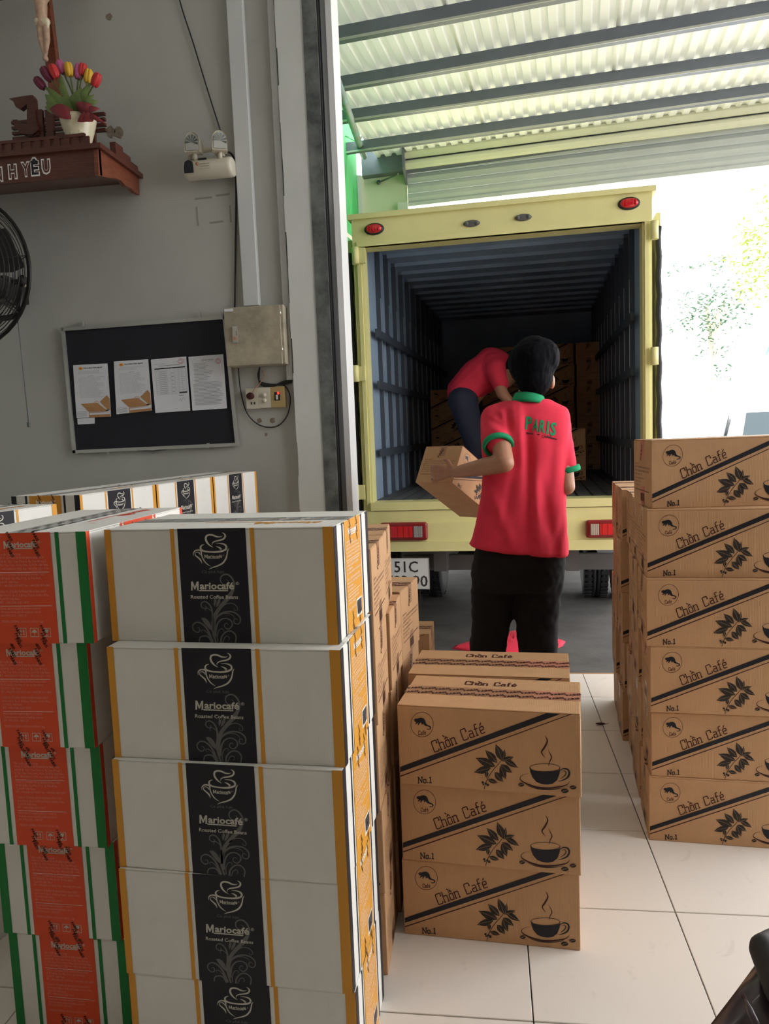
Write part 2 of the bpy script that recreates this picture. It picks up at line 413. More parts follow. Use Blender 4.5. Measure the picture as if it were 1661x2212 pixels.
def white_end(P, kind):
    Wd, H = WW, WH
    strip, pan = (m_green, m_red) if kind == 'red' else (m_ink, m_orange)
    ink = m_paleink if kind == 'red' else m_whiteink
    P.rect(0, 0, .075*Wd, H, strip); P.rect(.925*Wd, 0, Wd, H, strip)
    P.rect(.205*Wd, 0, .235*Wd, H, strip); P.rect(.765*Wd, 0, .795*Wd, H, strip)
    P.rect(.268*Wd, 0, .732*Wd, H, pan, 1)
    logo(P, .5*Wd, .872*H, .0125, m_silver if kind == 'red' else m_whiteink, 2, bold=.03)
    y = .80*H
    for i, t in enumerate(ADDR):
        if t is None: P.rect(.30*Wd, y+.002, .70*Wd, y+.0028, m_whiteink, 2); y -= .0045
        elif t == '': y -= .005
        else: P.text(t, .30*Wd, y, .0068, ink, 2, res=1, width=min(.40*Wd, len(t)*.0026)); y -= .0073
    if kind == 'red':
        for i in range(3):
            x = (.42+.095*i)*Wd; y0 = .06*H; s = .018
            for a, b_, c, d in ((0,0,1,.06),(0,.94,1,1),(0,0,.06,1),(.94,0,1,1)): P.rect(x+a*s, y0+b_*s, x+c*s, y0+d*s, m_silver, 2)
            if i == 0:
                for q in (.32, .68): P.stroke([(x+q*s, y0+.2*s), (x+q*s, y0+.62*s)], .1*s, m_silver, 2, False); P.poly([(x+(q-.13)*s, y0+.6*s), (x+(q+.13)*s, y0+.6*s), (x+q*s, y0+.85*s)], m_silver, 2)
            if i == 1:
                P.poly([(x+.15*s+.7*s*j/8, y0+(.5+.32*math.sin(PI*j/8))*s) for j in range(9)], m_silver, 2); P.stroke([(x+.5*s, y0+.5*s), (x+.5*s, y0+.15*s)], .07*s, m_silver, 2, False)
            if i == 2:
                P.poly([(x+.25*s, y0+.85*s), (x+.3*s, y0+.55*s), (x+.5*s, y0+.42*s), (x+.7*s, y0+.55*s), (x+.75*s, y0+.85*s)], m_silver, 2)
                P.stroke([(x+.5*s, y0+.45*s), (x+.5*s, y0+.18*s)], .08*s, m_silver, 2, False); P.rect(x+.32*s, y0+.14*s, x+.68*s, y0+.2*s, m_silver, 2)
    else:
        P.rect(.53*Wd, .07*H, .69*Wd, .24*H, m_whiteink, 2)
        random.seed(3); x = .545*Wd
        while x < .675*Wd:
            w = random.choice((.0006, .001, .0016)); P.rect(x, .095*H, x+w, .225*H, m_ink, 3); x += w+random.choice((.0006, .001))
    # dark tape lettering that runs down over the panel
    for u in (.40, .60):
        for v in (.985, .91, .84, .14, .07, .02):
            P.text('PARIS', (u+.01)*Wd, v*H-.005, .0085, m_brown, 4, bold=.03, rot=-1.05, align='c', res=1)
# photo-crop pixel -> panel space for the cup and scroll print
PU0, PU1 = .334*WL, .632*WL
def pan(x, y):
    lx = 50+(y-215)*.069; rx = 1160+(y-215)*.053
    return (PU0+(x-lx)/(rx-lx)*(PU1-PU0), WH*(1-(y-215)/1885.0))
def white_front(P, kind):
    L, H = WL, WH
    if kind == 'red':
        P.rect(0, 0, .028*L, H, m_red); P.rect(.972*L, 0, L, H, m_red)
        P.rect(.30*L, 0, .318*L, H, m_red); P.rect(.65*L, 0, .668*L, H, m_red); P.rect(PU0, 0, PU1, H, m_red, 1); return
    P.rect(0, 0, .03*L, H, m_orange); P.rect(.956*L, 0, L, H, m_orange)
    P.rect(.30*L, 0, .318*L, H, m_orange); P.rect(.65*L, 0, .668*L, H, m_orange)
    P.rect(PU0, 0, PU1, H, m_ink, 1)
    P.warp = pan
    for pts, w in (
      ([(645,525),(590,490),(545,440),(525,390),(535,340),(580,320),(640,325),(700,350),(760,355),(795,340)], [4,20,30,30,30,28,28,24,14,3]),
      ([(625,490),(635,450),(680,425),(750,410),(810,390),(840,350),(830,310),(790,285)], [4,14,20,24,28,28,22,4]),
      ([(500,475),(460,490),(440,520),(450,560),(500,585),(580,597),(680,600),(770,590),(840,565),(862,530),(845,490),(790,465),(690,458)], [6,20,28,30,28,24,28,32,30,30,28,18,4]),
      ([(690,510),(740,525),(780,560)], [4,22,30]),
      ([(450,575),(400,565),(355,575),(325,610),(325,662)], [30,24,22,16,3]),
      ([(352,612),(355,650),(400,690),(440,730),(465,788)], [6,16,22,24,3]),
      ([(350,612),(385,600),(420,615),(440,650)], [8,12,16,6]),
      ([(450,570),(455,640),(480,710),(520,770),(560,805),(608,834)], [30,20,18,18,14,3]),
      ([(905,538),(880,580),(870,640),(850,710),(800,780),(720,825),(630,855),(572,884)], [3,18,20,26,28,22,16,3])):
        P.stroke(pts, w, m_silver, 3)
    logo(P, 650, 693, 50, m_silver, 3, flip=True)
    P.text('Cà phê hạt', 640, 945, 66, m_gray, 3, flip=True, align='c', width=365)
    for pts, w in (
      ([(690,2095),(650,1950),(640,1800),(660,1680),(720,1560),(820,1430),(900,1330),(960,1220),(980,1110),(940,1020),(880,970),(820,970),(770,1010),(765,1080),(810,1130),(870,1120),(888,1075),(850,1050)], [24,40,60,60,62,64,74,50,32,28,26,24,22,18,14,12,10,5]),
      ([(650,1900),(635,1700),(625,1560),(580,1460),(510,1415),(455,1440),(452,1500),(500,1532),(535,1505),(505,1485)], [30,30,26,22,20,18,16,14,12,5]),
      ([(640,1600),(600,1560),(550,1525),(515,1550),(525,1590)], [14,12,12,10,4]),
      ([(660,1900),(680,1720),(760,1620),(870,1580),(980,1590),(1060,1650),(1080,1720),(1050,1780),(990,1770),(975,1720),(1010,1693),(1035,1722)], [30,28,28,26,24,22,20,18,16,14,10,5]),
      ([(720,1670),(790,1620),(880,1610),(960,1640),(990,1700)], [14,14,12,10,5]),
      ([(760,1530),(840,1460),(920,1440),(990,1460),(1035,1520),(1020,1560),(980,1545),(985,1510)], [20,16,14,14,12,10,8,4]),
      ([(680,2000),(700,1820),(760,1720),(850,1690),(930,1730),(950,1800),(900,1865),(840,1850),(825,1800),(860,1770),(885,1800)], [30,28,24,20,20,20,18,16,14,12,5]),
      ([(720,2080),(710,1980),(740,1890),(780,1865),(815,1890),(800,1915)], [16,14,12,12,10,4]),
      ([(640,2090),(560,1900),(480,1800),(390,1760),(320,1800),(318,1880),(380,1930),(425,1900),(410,1852),(372,1862)], [34,30,26,22,20,18,18,16,12,5]),
      ([(600,2020),(540,1930),(480,1885),(450,1905),(470,1940)], [16,14,12,10,4]),
      ([(620,2095),(560,2000),(480,1990),(430,2020),(418,2095)], [26,24,22,20,18]),
      ([(770,2095),(780,2000),(850,1915),(940,1905),(1010,1980),(1000,2095)], [28,26,24,22,22,20]),
      ([(800,2095),(830,2010),(880,1985),(905,2030),(880,2062)], [14,14,12,10,5])):
        P.stroke(pts, w, m_gray, 2)
    P.poly([(445,1692),(500,1683),(548,1712),(585,1760),(612,1830),(622,1900),(560,1850),(500,1780)], m_gray, 2)
    P.poly([(668,1370),(700,1390),(690,1440),(665,1500),(650,1450),(655,1400)], m_gray, 2)
    P.poly([(730,1370),(765,1370),(755,1430),(725,1480),(690,1510),(695,1450)], m_gray, 2)
    logo(P, 640, 1208, 122, m_silver, 3, flip=True)
    P.text('Roasted Coffee Beans', 662, 1366, 84, m_silver, 3, flip=True, align='c', width=765, bold=.012)
    P.warp = None
def kwarp():
    TL, TR, BR, BL = (0, 190), (1640, 262), (1644, 1009), (18, 866)
    def f(x, y):
        u = x/1640; v = .5
        for _ in range(4):
            ax = TL[0]+(BL[0]-TL[0])*v; bx = TR[0]+(BR[0]-TR[0])*v; u = (x-ax)/(bx-ax)
            ay = TL[1]+(TR[1]-TL[1])*u; by = BL[1]+(BR[1]-BL[1])*u; v = (y-ay)/(by-ay)
        return (min(max(u, .001), .999)*KL, (1-min(max(v, .001), .999))*KH)
    return f
KWARP = kwarp()
def kraft_front(P):
    P.warp = KWARP
    P.circ(236, 360, 107, m_brown, 1, n=40, ring=4)
    P.poly([(160,318),(176,309),(192,311),(208,304),(232,301),(252,308),(266,326),(272,348),(283,362),(300,368),(316,376),(321,388),(314,400),(296,405),(278,402),(279,397),(300,398),(310,391),(306,381),(288,376),(268,372),(258,366),(246,352),(240,362),(232,358),(226,340),(212,352),(204,366),(196,362),(202,345),(190,350),(178,358),(172,354),(184,340),(168,334)], m_ink, 1)
    P.glyphs('Café', 202, 445, 33, m_brown, 1, sw=.13, ky=-1, width=68)
    P.poly([(24,720),(1350,258),(1472,264),(24,765)], m_ink, 1)
    P.poly([(24,795),(1556,263),(1572,264),(24,805)], m_brown, 1)
    P.glyphs('Chồn Café', 350, 598, 96, m_brown, 1, sw=.1, ky=-1, rot=-.355, width=492)
    P.glyphs('No.1', 195, 860, 50, m_ink, 1, sw=.17, ky=-1, width=122)
    def leaf(b_, t, w):
        b_ = Vector(b_); t = Vector(t); d = t-b_; n = Vector((-d.y, d.x)).normalized()
        pr = [(0, .04), (.15, .3), (.35, .5), (.55, .48), (.75, .3), (.9, .1), (1, 0)]
        P.poly([tuple(b_+d*a+n*w*c) for a, c in pr]+[tuple(b_+d*a-n*w*c) for a, c in reversed(pr[:-1])], m_leaf, 1)
        P.stroke([tuple(b_+d*.08), tuple(b_+d*.5+n*3), tuple(b_+d*.9)], 2.5, m_tape, 2)
    for a in (((915,690),(810,580),62), ((962,672),(905,528),66), ((965,682),(985,568),34), ((897,722),(722,648),72), ((857,737),(707,775),64), ((978,662),(1102,737),50),
              ((960,672),(1065,640),40), ((950,708),(1048,782),54), ((945,722),(992,836),58), ((895,775),(967,860),58), ((830,838),(922,868),40), ((822,762),(818,826),34)): leaf(*a)
    P.stroke([(798,922),(808,880),(835,820),(880,755),(930,700),(975,640)], [7,6,6,6,6,4], m_leaf, 1)
    for x, y, r in ((785,862,11),(830,884,13),(812,872,10),(792,880,8)): P.circ(x, y, r, m_leaf, 1, n=10)
    P.poly([(1203,728),(1206,770),(1225,820),(1260,862),(1310,882),(1352,886),(1400,878),(1438,846),(1460,790),(1466,742),(1455,757),(1400,770),(1333,774),(1265,768),(1220,752)], m_ink, 1)
    P.circ(1333, 736, 133, m_ink, 1, ry=38, n=32, ring=5)
    P.stroke([(1462,765),(1490,745),(1530,752),(1542,785),(1525,825),(1480,850),(1448,857)], [4,10,14,16,14,8,3], m_ink, 1)
    P.stroke([(1475,772),(1500,765),(1515,782),(1500,810),(1468,832)], [2,6,8,8,3], m_ink, 1)
    P.stroke([(1190,788),(1140,800),(1117,830),(1150,865),(1250,905),(1350,917),(1450,907),(1520,888),(1546,856)], [2,4,7,10,14,14,12,8,2], m_brown, 1)
    P.stroke([(1165,885),(1260,920),(1380,930),(1500,913)], [2,8,9,2], m_ink, 1)
    for x, y, rx, ry in ((1127,885,26,18),(1503,942,33,21),(1573,911,29,18)):
        P.circ(x, y, rx, m_leaf, 1, ry=ry, n=14); P.stroke([(x-rx*.8, y+ry*.4), (x, y-2), (x+rx*.8, y-ry*.5)], 4, m_tape, 2)
    P.stroke([(1338,456),(1358,500),(1330,560),(1306,600),(1336,648)], [3,12,16,12,2], m_brown, 1)
    P.stroke([(1362,578),(1392,640),(1376,682),(1365,722)], [2,9,8,3], m_brown, 1)
    P.warp = None
def kraft_end(P):
    Wd, H = KW, KH
    P.rect(.44*Wd, .72*H, .60*Wd, H, m_tape, 0); P.text('PARIS', .5*Wd, .80*H, .022, m_brown, 2, bold=.02, rot=1.2, align='c', res=1)
    P.rect(.46*Wd, 0, .62*Wd, .30*H, m_tape, 0)
    P.rect(.42*Wd, .05*H, .62*Wd, .20*H, m_tape, 2)
    random.seed(5); x = .43*Wd
    while x < .61*Wd:
        w = random.choice((.001, .002, .003)); P.rect(x, .07*H, x+w, .19*H, m_brown, 3); x += w+random.choice((.001, .002))
    for i, (t, w) in enumerate((("Sản xuất tại:", .2), ("CÔNG TY CỔ PHẦN TẬP ĐOÀN ĐẠI HOÀNG THỦY", .86), ("247/5F Đ. Thới Tam Thôn 5, H.Hóc Môn, Tp.HCM", .80), ("ĐT: +84.(028)6251 9735", .42), ("Email:caphehoangthuy@yahoo.com.vn", .52), ("Khối lượng: 10 KG", .34), ("No.1 Chồn Café", .30))):
        P.text(t, .08*Wd, (.62-.055*i)*H, .0085, m_brown, 1, width=w*Wd, res=1)
    P.rect(.08*Wd, .225*H, .9*Wd, .235*H, m_brown, 1)

def carton_proto(kind):
    L, Wd, H = (KL, KW, KH) if kind == 'kraft' else (WL, WW, WH)
    m = m_kraft if kind == 'kraft' else m_white
    F = faces(L, Wd, H); t = .003
    root = obj('coffee_carton', bevelled((0, 0, 0), (L, Wd, H-t), .0025, m, 'carton_body'))
    for a, b_ in ((0, Wd/2-.0012), (Wd/2+.0012, Wd)):
        obj('top_flap', bevelled((.0008, a, H-t), (L-.0008, b_, H), .001, m, 'top_flap', 1), parent=root)
    tm = m_tape if kind == 'kraft' else m_cleartape
    tb = MB(); tw = .030
    def run(y0, y1, mi=0, x0=0, x1=L):
        tb.box((x0, y0, H), (x1, y1, H+.0005), mi)
    if kind == 'kraft': run(Wd/2-tw, Wd/2+tw, 0, -.0005, L*.72); run(Wd/2-tw, Wd/2+tw, 1, L*.72, L+.0005)
    else: run(Wd/2-tw, Wd/2+tw, 0, -.0005, L+.0005)
    if kind != 'orange':
        for x0, x1 in ((-.0005, 0), (L, L+.0005)): tb.box((x0, Wd/2-tw*.6, H-.05), (x1, Wd/2+tw*.6, H+.0005))
    tape = obj('tape', tb, [tm, m_redtape], root)
    P = Print(F['top']); P.h = .0009
    n = 12 if kind == 'kraft' else 10
    for i in range(n):
        for r_ in (0, 1):
            P.text('PARIS', (i+.5+.1*r_)/n*L, Wd/2-tw*.80+r_*tw*1.0, .0155, m_brown if kind == 'kraft' else m_gray, 1, bold=.045, rot=.35, align='c', res=1)
    P.out('tape_lettering', tape)
    P = Print(F['top'])
    if kind == 'kraft': P.glyphs('Chồn Café', .33*L, .70*Wd+.008, .026, m_brown, 0, sw=.17, width=.30*L)
    else:
        c = m_orange if kind == 'orange' else m_red
        logo(P, .5*L, .30*Wd, -.030, c, 0)
        P.mb.v = [v for v in P.mb.v]
    P.out('top_print', root)
    P = Print(F['front']); (kraft_front(P) if kind == 'kraft' else white_front(P, kind)); fp = P.out('front_print', root)
    P = Print(F['right']); (kraft_end(P) if kind == 'kraft' else white_end(P, kind)); P.out('end_print', root)
    P = Print(F['left']); (kraft_end(P) if kind == 'kraft' else white_end(P, kind)); P.out('end_print', root)
    return root
PROTO = {k: carton_proto(k) for k in ('orange', 'red', 'kraft')}
USED = set()
ORD = ['bottom', 'second from the bottom', 'third from the bottom', 'fourth from the bottom', 'fifth from the bottom', 'top']
def place(kind, x, y, z, yaw, label, group):
    if kind in USED: o = copy_tree(PROTO[kind])
    else: o = PROTO[kind]; USED.add(kind)
    o.location = (x, y, z); o.rotation_euler = (0, 0, yaw)
    o['label'] = label; o['category'] = 'carton'; o['group'] = group
    return o
def lvl(i, n):
    if i == n-1: return 'topmost'
    if i == 0: return 'bottom'
    return ['', 'second lowest', 'third lowest', 'fourth lowest', 'fifth lowest'][i] if i < n-2 or n > 6 else 'second from top'

# ================================================================== STRUCTURE
S = dict(kind='structure')
floor = obj('floor', MB().box((-3.2, -3.0, -.12), (3.3, 3.955, -.008)), m_grout, **S)
tile_me = bevelled((.0015, .0015, -.008), (.3885, .4075, 0), .0012, m_tile, 'tile', 1)
tx0, ty0 = .4555, 1.969
for i in range(-9, 9):
    for j in range(-5, 5):
        x = tx0+i*.39; y = ty0+j*.41
        if x < -3.2 or x > 3.2: continue
        me = tile_me
        if j == 4:
            me = MATS.get('_lt')
            if me is None: me = MATS['_lt'] = bevelled((.0015, .0015, -.008), (.3885, 3.955-(ty0+4*.41), 0), .0012, m_tile, 'tile', 1)
        o = obj('tile', me, parent=floor, loc=(x, y, 0))
rear = obj('floor_rear', MB().box((-3.2, -3.0, -.008), (3.6, ty0-5*.41, 0)), m_tile, floor)
obj('threshold', MB().box((-.72, 3.955, -.12), (3.3, 3.985, -.004)), m_kraftd, floor, label='dark worn strip at the edge of the tiled floor')
# wall with shelf and board
WY = 4.0
xl = at(633, 700, WY).x; xs = at(684.7, 700, WY-.05).x
wall = obj('wall_back', MB().box((-3.3, WY, 0), (xl+.02, WY+.16, 4.3)), m_wall, **S)
obj('wall_left', MB().box((-3.3, -3.0, 0), (-3.2, WY, 4.3)), m_wall, **S)
obj('wall_rear', MB().box((-3.3, -3.1, 0), (3.7, -3.0, 4.3)), M('tan wall paint', (.27, .21, .15), .8), **S)
wr = MB(); wr.box((3.2, -3, 4.0), (3.3, 4.0, 4.3)); wr.box((3.2, -3, 0), (3.3, 1.0, 4.0)); wr.box((3.2, 3.9, 0), (3.3, 4.0, 4.0))
obj('wall_right', wr, m_wallw, **S)
obj('ceiling', MB().box((-3.3, -3.1, 4.3), (3.7, 4.16, 4.4)), m_wallw, **S)
# pilaster beside the doorway, steel guide, outer white jamb
pil = MB(); n = 24
for i in range(n):
    z0 = 4.3*i/n; z1 = 4.3*(i+1)/n; e = .003*math.sin(i*2.3)
    pil.box((xl+e, WY-.05, z0), (xs, WY+.16, z1))
obj('pillar', pil, M('pale pillar paint', (.66, .68, .65), .75, var=.08, vscale=3), **S)
xg = at(714, 700, WY-.05).x; xw0 = at(721, 700, 4.1).x; xw1 = at(749, 700, 4.16).x
g = MB(); g.box((xs, WY-.055, 0), (xg, WY+.1, 4.3)); 
tr1 = obj('trim_1', g, m_steel, **S)
obj('guide_lip', MB().box((xg, WY-.045, 0), (xg+.008, WY+.1, 4.3)).box((xg+.010, WY-.03, 0), (xg+.016, WY+.1, 4.3)), m_dark, tr1)
obj('trim_2', MB().box((xg+.016, 4.10, -.03), (xw1, 4.30, 4.3)), m_wallw, **S)
obj('wall_lintel', MB().box((xl, 4.0, 4.05), (3.3, 4.16, 4.3)), m_wallw, **S)
# yard, street
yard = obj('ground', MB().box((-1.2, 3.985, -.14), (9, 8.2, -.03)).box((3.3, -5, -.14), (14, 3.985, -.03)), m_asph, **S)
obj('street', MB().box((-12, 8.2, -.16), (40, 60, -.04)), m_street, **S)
# side wall, end wall
gw = MB(); gx = -1.12
gwall = obj('wall_yard', MB().box((gx-.12, 4.17, -.03), (gx, 7.12, 2.12)), m_palewall, **S)
obj('green_panel', MB().box((gx-.12, 4.17, 2.14), (gx+.002, 7.12, 4.0)), m_greenwall, gwall, label='green painted upper part of the yard wall')
ya = at(735, 500, X=gx+.003); yb = at(756, 517, X=gx+.003)
dirv = (yb-ya).normalized()
sv = MB(); a_ = ya-dirv*.6; b__ = ya+dirv*2.0
sv.prism([a_, b__, b__+Vector((0, 0, .035)), a_+Vector((0, 0, .035))], (.004, 0, 0)); obj('yellow_stripe', sv, m_shutc, gwall, label='thin slanting yellow line on the green paint')
obj('ledge', MB().box((gx-.02, 4.17, 2.115), (gx+.012, 7.12, 2.14)), m_shutc, gwall)
# end wall panel beside the shutter (faces the camera)
OY = D(-6.5)
EY = 7.15
def yl(x): return EY+(x-gx)*math.tan(OY)   # plane of the end wall and shutter
pa = at(775, 480, EY); pj = at(884, 470, EY)
ew = MB(); ew.prism([(gx, yl(gx), -.03), (pj.x-.005, yl(pj.x), -.03), (pj.x-.005, yl(pj.x), 3.62), (gx, yl(gx), 3.62)], (0, .14, 0))
endw = obj('wall_end', ew, m_yellowwall, **S)
obj('post', MB().prism([(pj.x-.09, yl(pj.x)-.05, -.03), (pj.x, yl(pj.x)-.05, -.03), (pj.x, yl(pj.x)+.1, -.03), (pj.x-.09, yl(pj.x)+.1, -.03)], (0, 0, 3.36)), m_palewall, endw, label='narrow shutter guide post')
c0 = at(775, 350, EY-.05); 
obj('corner_strip', MB().box((gx, yl(gx)-.03, -.03), (gx+.035, yl(gx)+.01, 3.62)), m_palewall, endw)
hk = at(818, 394, EY-.04); hk2 = at(860, 376, EY-.3)
obj('hook_rod', MB().tube([hk, hk2], .008, 6).ell(hk, (.02, .02, .02)), m_steel, endw, label='dark hooked rod sticking out of the wall')

# ---- rolling shutter, partly raised
sh = empty('roller_shutter', (pj.x, yl(pj.x), 3.3), 'half raised ribbed metal roller shutter above the parked truck', 'shutter')
sx0 = pj.x; sx1 = 4.4
zb = at(884, 443, EY).z
def slat_prof(z0, hgt, y, depth, bulge):
    return [(y, z0), (y-bulge*.5, z0+hgt*.2), (y-bulge, z0+hgt*.5), (y-bulge*.5, z0+hgt*.85), (y, z0+hgt), (y+depth, z0+hgt), (y+depth, z0)]
def slat(z0, hgt, bulge, mat, dy=0, name='slat'):
    pr = slat_prof(z0, hgt, 0, .012, bulge)
    A = [Vector((sx0, yl(sx0)+dy+a, c)) for a, c in pr]; B = [Vector((sx1, yl(sx1)+dy+a, c)) for a, c in pr]
    mb = MB(); n = len(pr); mb.add(A+B, [tuple(range(n)), tuple(range(2*n-1, n-1, -1))]+[(i, (i+1) % n, (i+1) % n+n, i+n) for i in range(n)])
    obj(name, local(mb, sh.location), mat, sh)
nz = [zb+.0+.085*i for i in range(6)]
for z in nz: slat(z, .082, .018, m_shut)
obj('bottom_rail', local(MB().prism([(sx0, yl(sx0)-.015, zb-.03), (sx1, yl(sx1)-.015, zb-.03), (sx1, yl(sx1)-.015, zb), (sx0, yl(sx0)-.015, zb)], (0, .03, 0)), sh.location), m_shut, sh)
for i in range(4): slat(zb+.255+.082*i, .078, .03, m_shutc if i < 3 else m_shut, dy=-.12-.035*math.sin(i*.9), name='coil_slat')
sd = MB(); sd.prism([(sx0-.02, yl(sx0)-.22, zb+.24), (sx0-.02, yl(sx0)+.12, zb+.12), (sx0-.02, yl(sx0)+.12, zb+.7), (sx0-.02, yl(sx0)-.22, zb+.7)], (.02, 0, 0))
obj('end_plate', local(sd, sh.location), m_purlin, sh)
cyl = MB(); cyl.tube([(sx0, yl(sx0)+.02, zb+.55), (sx1, yl(sx1)+.02, zb+.55)], .14, 20); obj('coil', local(cyl, sh.location), m_shut, sh)

# ---- canopy: corrugated sheets on purlins
RZ = 3.72
can = bpy.data.objects.new('canopy', None); COL.objects.link(can); can['kind'] = 'structure'; can['label'] = 'corrugated white fibreglass roof on steel purlins over the yard'
th = OY; cxd = Vector((math.cos(th), math.sin(th), 0)); cyd = Vector((-math.sin(th), math.cos(th), 0))
org = Vector((gx-.15, 3.9+.0, RZ))
pitch = .1; prof = [(0, 0), (.028, 0), (.04, .022), (.068, .022), (.08, 0), (.1, 0)]
for si in range(5):
    mb = MB(); w = .9; npr = []
    for k in range(10):
        for a, c in prof[:-1]: npr.append((k*pitch+a, c))
    npr.append((10*pitch, 0))
    base = org+cxd*(si*.98); base.z += .0035*(si % 2)
    rows = []
    for yy in (-.1, 3.75):
        rows.append([base+cxd*a+cyd*yy+Vector((0, 0, c+yy*-.0)) for a, c in npr])
    n = len(npr); mb.add(rows[0]+rows[1], [(i, i+1, i+1+n, i+n) for i in range(n-1)])
    obj('roof_sheet', mb.mesh('roof_sheet', m_sheet, fix=False), parent=can)
for yy0 in (.72-.35, 1.03, 1.72, 2.36, 2.95, 3.32):
    pass
def purlin(px1, px2, hpx):
    a = at(*px1, Z=RZ-.09); b_ = at(*px2, Z=RZ-.09); d = (b_-a).normalized(); a = a-d*.4; b_ = b_+d*(3.0 if hpx == 0 else 5)
    mb = MB(); q = Vector((-d.y, d.x, 0))*.045
    mb.prism([a, b_, b_+q, a+q], (0, 0, .085)); po = obj('purlin', mb, m_purlin, can)
    q2 = Vector((-d.y, d.x, 0))*.004; mb = MB(); mb.prism([a-q2, b_-q2, b_, a], (0, 0, .014)); obj('flange', mb, m_alu, po)
purlin((712, 92), (1000, 38), 0); purlin((750, 190), (1661, 33), 0); purlin((730, 265), (1661, 133), 0)
purlin((790, 325), (1661, 205), 0); purlin((712, -20), (1000, -70), 0)
bm_ = MB(); bm_.prism([(gx+.1, yl(gx)-.25, 3.40), (sx1, yl(sx1)-.25, 3.40), (sx1, yl(sx1)-.25, 3.70), (gx+.1, yl(gx)-.25, 3.70)], (0, .1, 0))
obj('end_beam', MB().prism([(gx+.06, yl(gx)-.12, 3.58), (sx1, yl(sx1)-.02, 3.66), (sx1, yl(sx1)-.02, 3.82), (gx+.06, yl(gx)-.12, 3.82)], (0, .1, 0)), m_purlin, can)
p1 = at(716, 140, Z=3.58); p2 = at(786, 338, 6.9)
obj('strut', MB().tube([p1, p2], .028, 10), m_teal, can, label='slanting teal painted pipe strut under the roof edge')
gz = MB()
w1 = at(705, 200, 4.6); 
obj('wire_loop', MB().tube([at(745, 293, 6.6), at(765, 303, 6.45), at(780, 300, 6.45), at(781, 288, 6.6), at(772, 270, 6.6)], .006, 6), m_chrome, can)

# ================================================================== TRUCK
TY = 4.75; TR = D(-3.5)
tl = at(760, 480, TY); tX0 = tl.x
trk = empty('truck', (tX0, TY, -.03), 'small cream yellow box truck with open cargo body backed into the yard', 'truck', rz=TR)
def tloc(p):
    return Matrix.Rotation(-TR, 3, 'Z') @ (Vector(p)-trk.location)
tn = Matrix.Rotation(TR, 3, 'Z') @ Vector((0, -1, 0))
def tat(x, y, dy=0):   # local coords of the point of the rear plane seen at pixel
    return tloc(at(x, y, n=tn, p=trk.location-tn*dy))
TW = tat(1408, 470).x; TH = (tat(760, 480).z+tat(1408, 412).z)/2
SILL = (tat(812, 1085).z+tat(1320, 1075).z)/2; BUMP = tat(850, 1185).z
IL, IR, IT = tat(790, 700).x, tat(1388, 700).x, tat(1000, 515).z
TL_ = 4.2
fr = MB()
fr.box((0, 0, BUMP+.05), (IL, .12, TH)); fr.box((IR, 0, BUMP+.05), (TW, .12, TH)); fr.box((0, -.01, IT), (TW, .14, TH))
obj('rear_frame', fr, m_truck, trk)
f2 = MB()
f2.box((IL-.035, -.015, SILL-.02), (IL-.012, .02, IT+.02)); f2.box((IR+.012, -.015, SILL-.02), (IR+.035, .02, IT+.02)); f2.box((IL-.035, -.02, IT), (IR+.035, .02, IT+.03)); f2.box((-.02, -.03, TH), (TW+.02, .15, TH+.03))
obj('frame_moulding', f2, m_truck, trk)
sl = MB(); sl.box((IL-.01, -.03, SILL-.05), (IR+.01, .14, SILL)); sl.box((0, -.02, SILL-.13), (TW, .1, SILL-.055))
obj('sill', sl, m_truck, trk)
bp = MB(); bp.box((-.0, -.035, BUMP), (TW, .09, SILL-.13)); bp.box((0, -.05, BUMP-.012), (TW, .06, BUMP+.05)); obj('bumper', bp, m_truck, trk)
sidesm = MB(); sidesm.box((0, .12, SILL-.25), (.03, TL_, TH)); obj('side_panel', sidesm, m_truck, trk)
obj('side_panel', MB().box((TW-.03, .12, SILL-.25), (TW, TL_, TH)), m_truck, trk)
obj('roof_panel', MB().box((0, .14, TH-.03), (TW, TL_, TH)), m_truck, trk)
obj('front_panel', MB().box((0, TL_, SILL-.25), (TW, TL_+.04, TH)), m_truck, trk)
obj('lining', MB().box((.03, .13, SILL), (.045, TL_-.01, TH-.05)), m_truckin, trk, label='blue grey inner side lining, its blue put in for lens flare')
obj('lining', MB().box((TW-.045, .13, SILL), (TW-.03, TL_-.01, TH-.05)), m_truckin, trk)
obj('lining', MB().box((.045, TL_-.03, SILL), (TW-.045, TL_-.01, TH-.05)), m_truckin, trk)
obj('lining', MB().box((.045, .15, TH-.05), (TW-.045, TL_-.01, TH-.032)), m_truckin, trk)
fl = obj('cargo_floor', MB().box((.03, .14, SILL-.05), (TW-.03, TL_-.01, SILL-.012)), m_iron, trk)
for i in range(18): obj('floor_plank', MB().box((.05+i*(TW-.1)/18, .14, SILL-.012), (.05+(i+.82)*(TW-.1)/18, TL_-.02, SILL)), m_iron, fl)
for i in range(12):
    y = .42+i*.3
    for x0, x1 in ((.045, .075), (TW-.075, TW-.045)):
        obj('wall_rib', MB().box((x0, y, SILL), (x1, y+.03, TH-.05)), m_ribd, trk)
        obj('rib_edge', MB().box((x1 if x0 < .5 else x0-.003, y, SILL+.02), (x1+.003 if x0 < .5 else x0, y+.008, TH-.4)), m_rib, trk)
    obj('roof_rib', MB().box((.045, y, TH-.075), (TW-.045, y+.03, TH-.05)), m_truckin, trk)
for z in (SILL+.28, SILL+.72, SILL+1.05):
    for x0 in (.075, TW-.095): obj('side_rail', MB().box((x0, .2, z), (x0+.02, TL_-.05, z+.05)), m_ribd, trk)
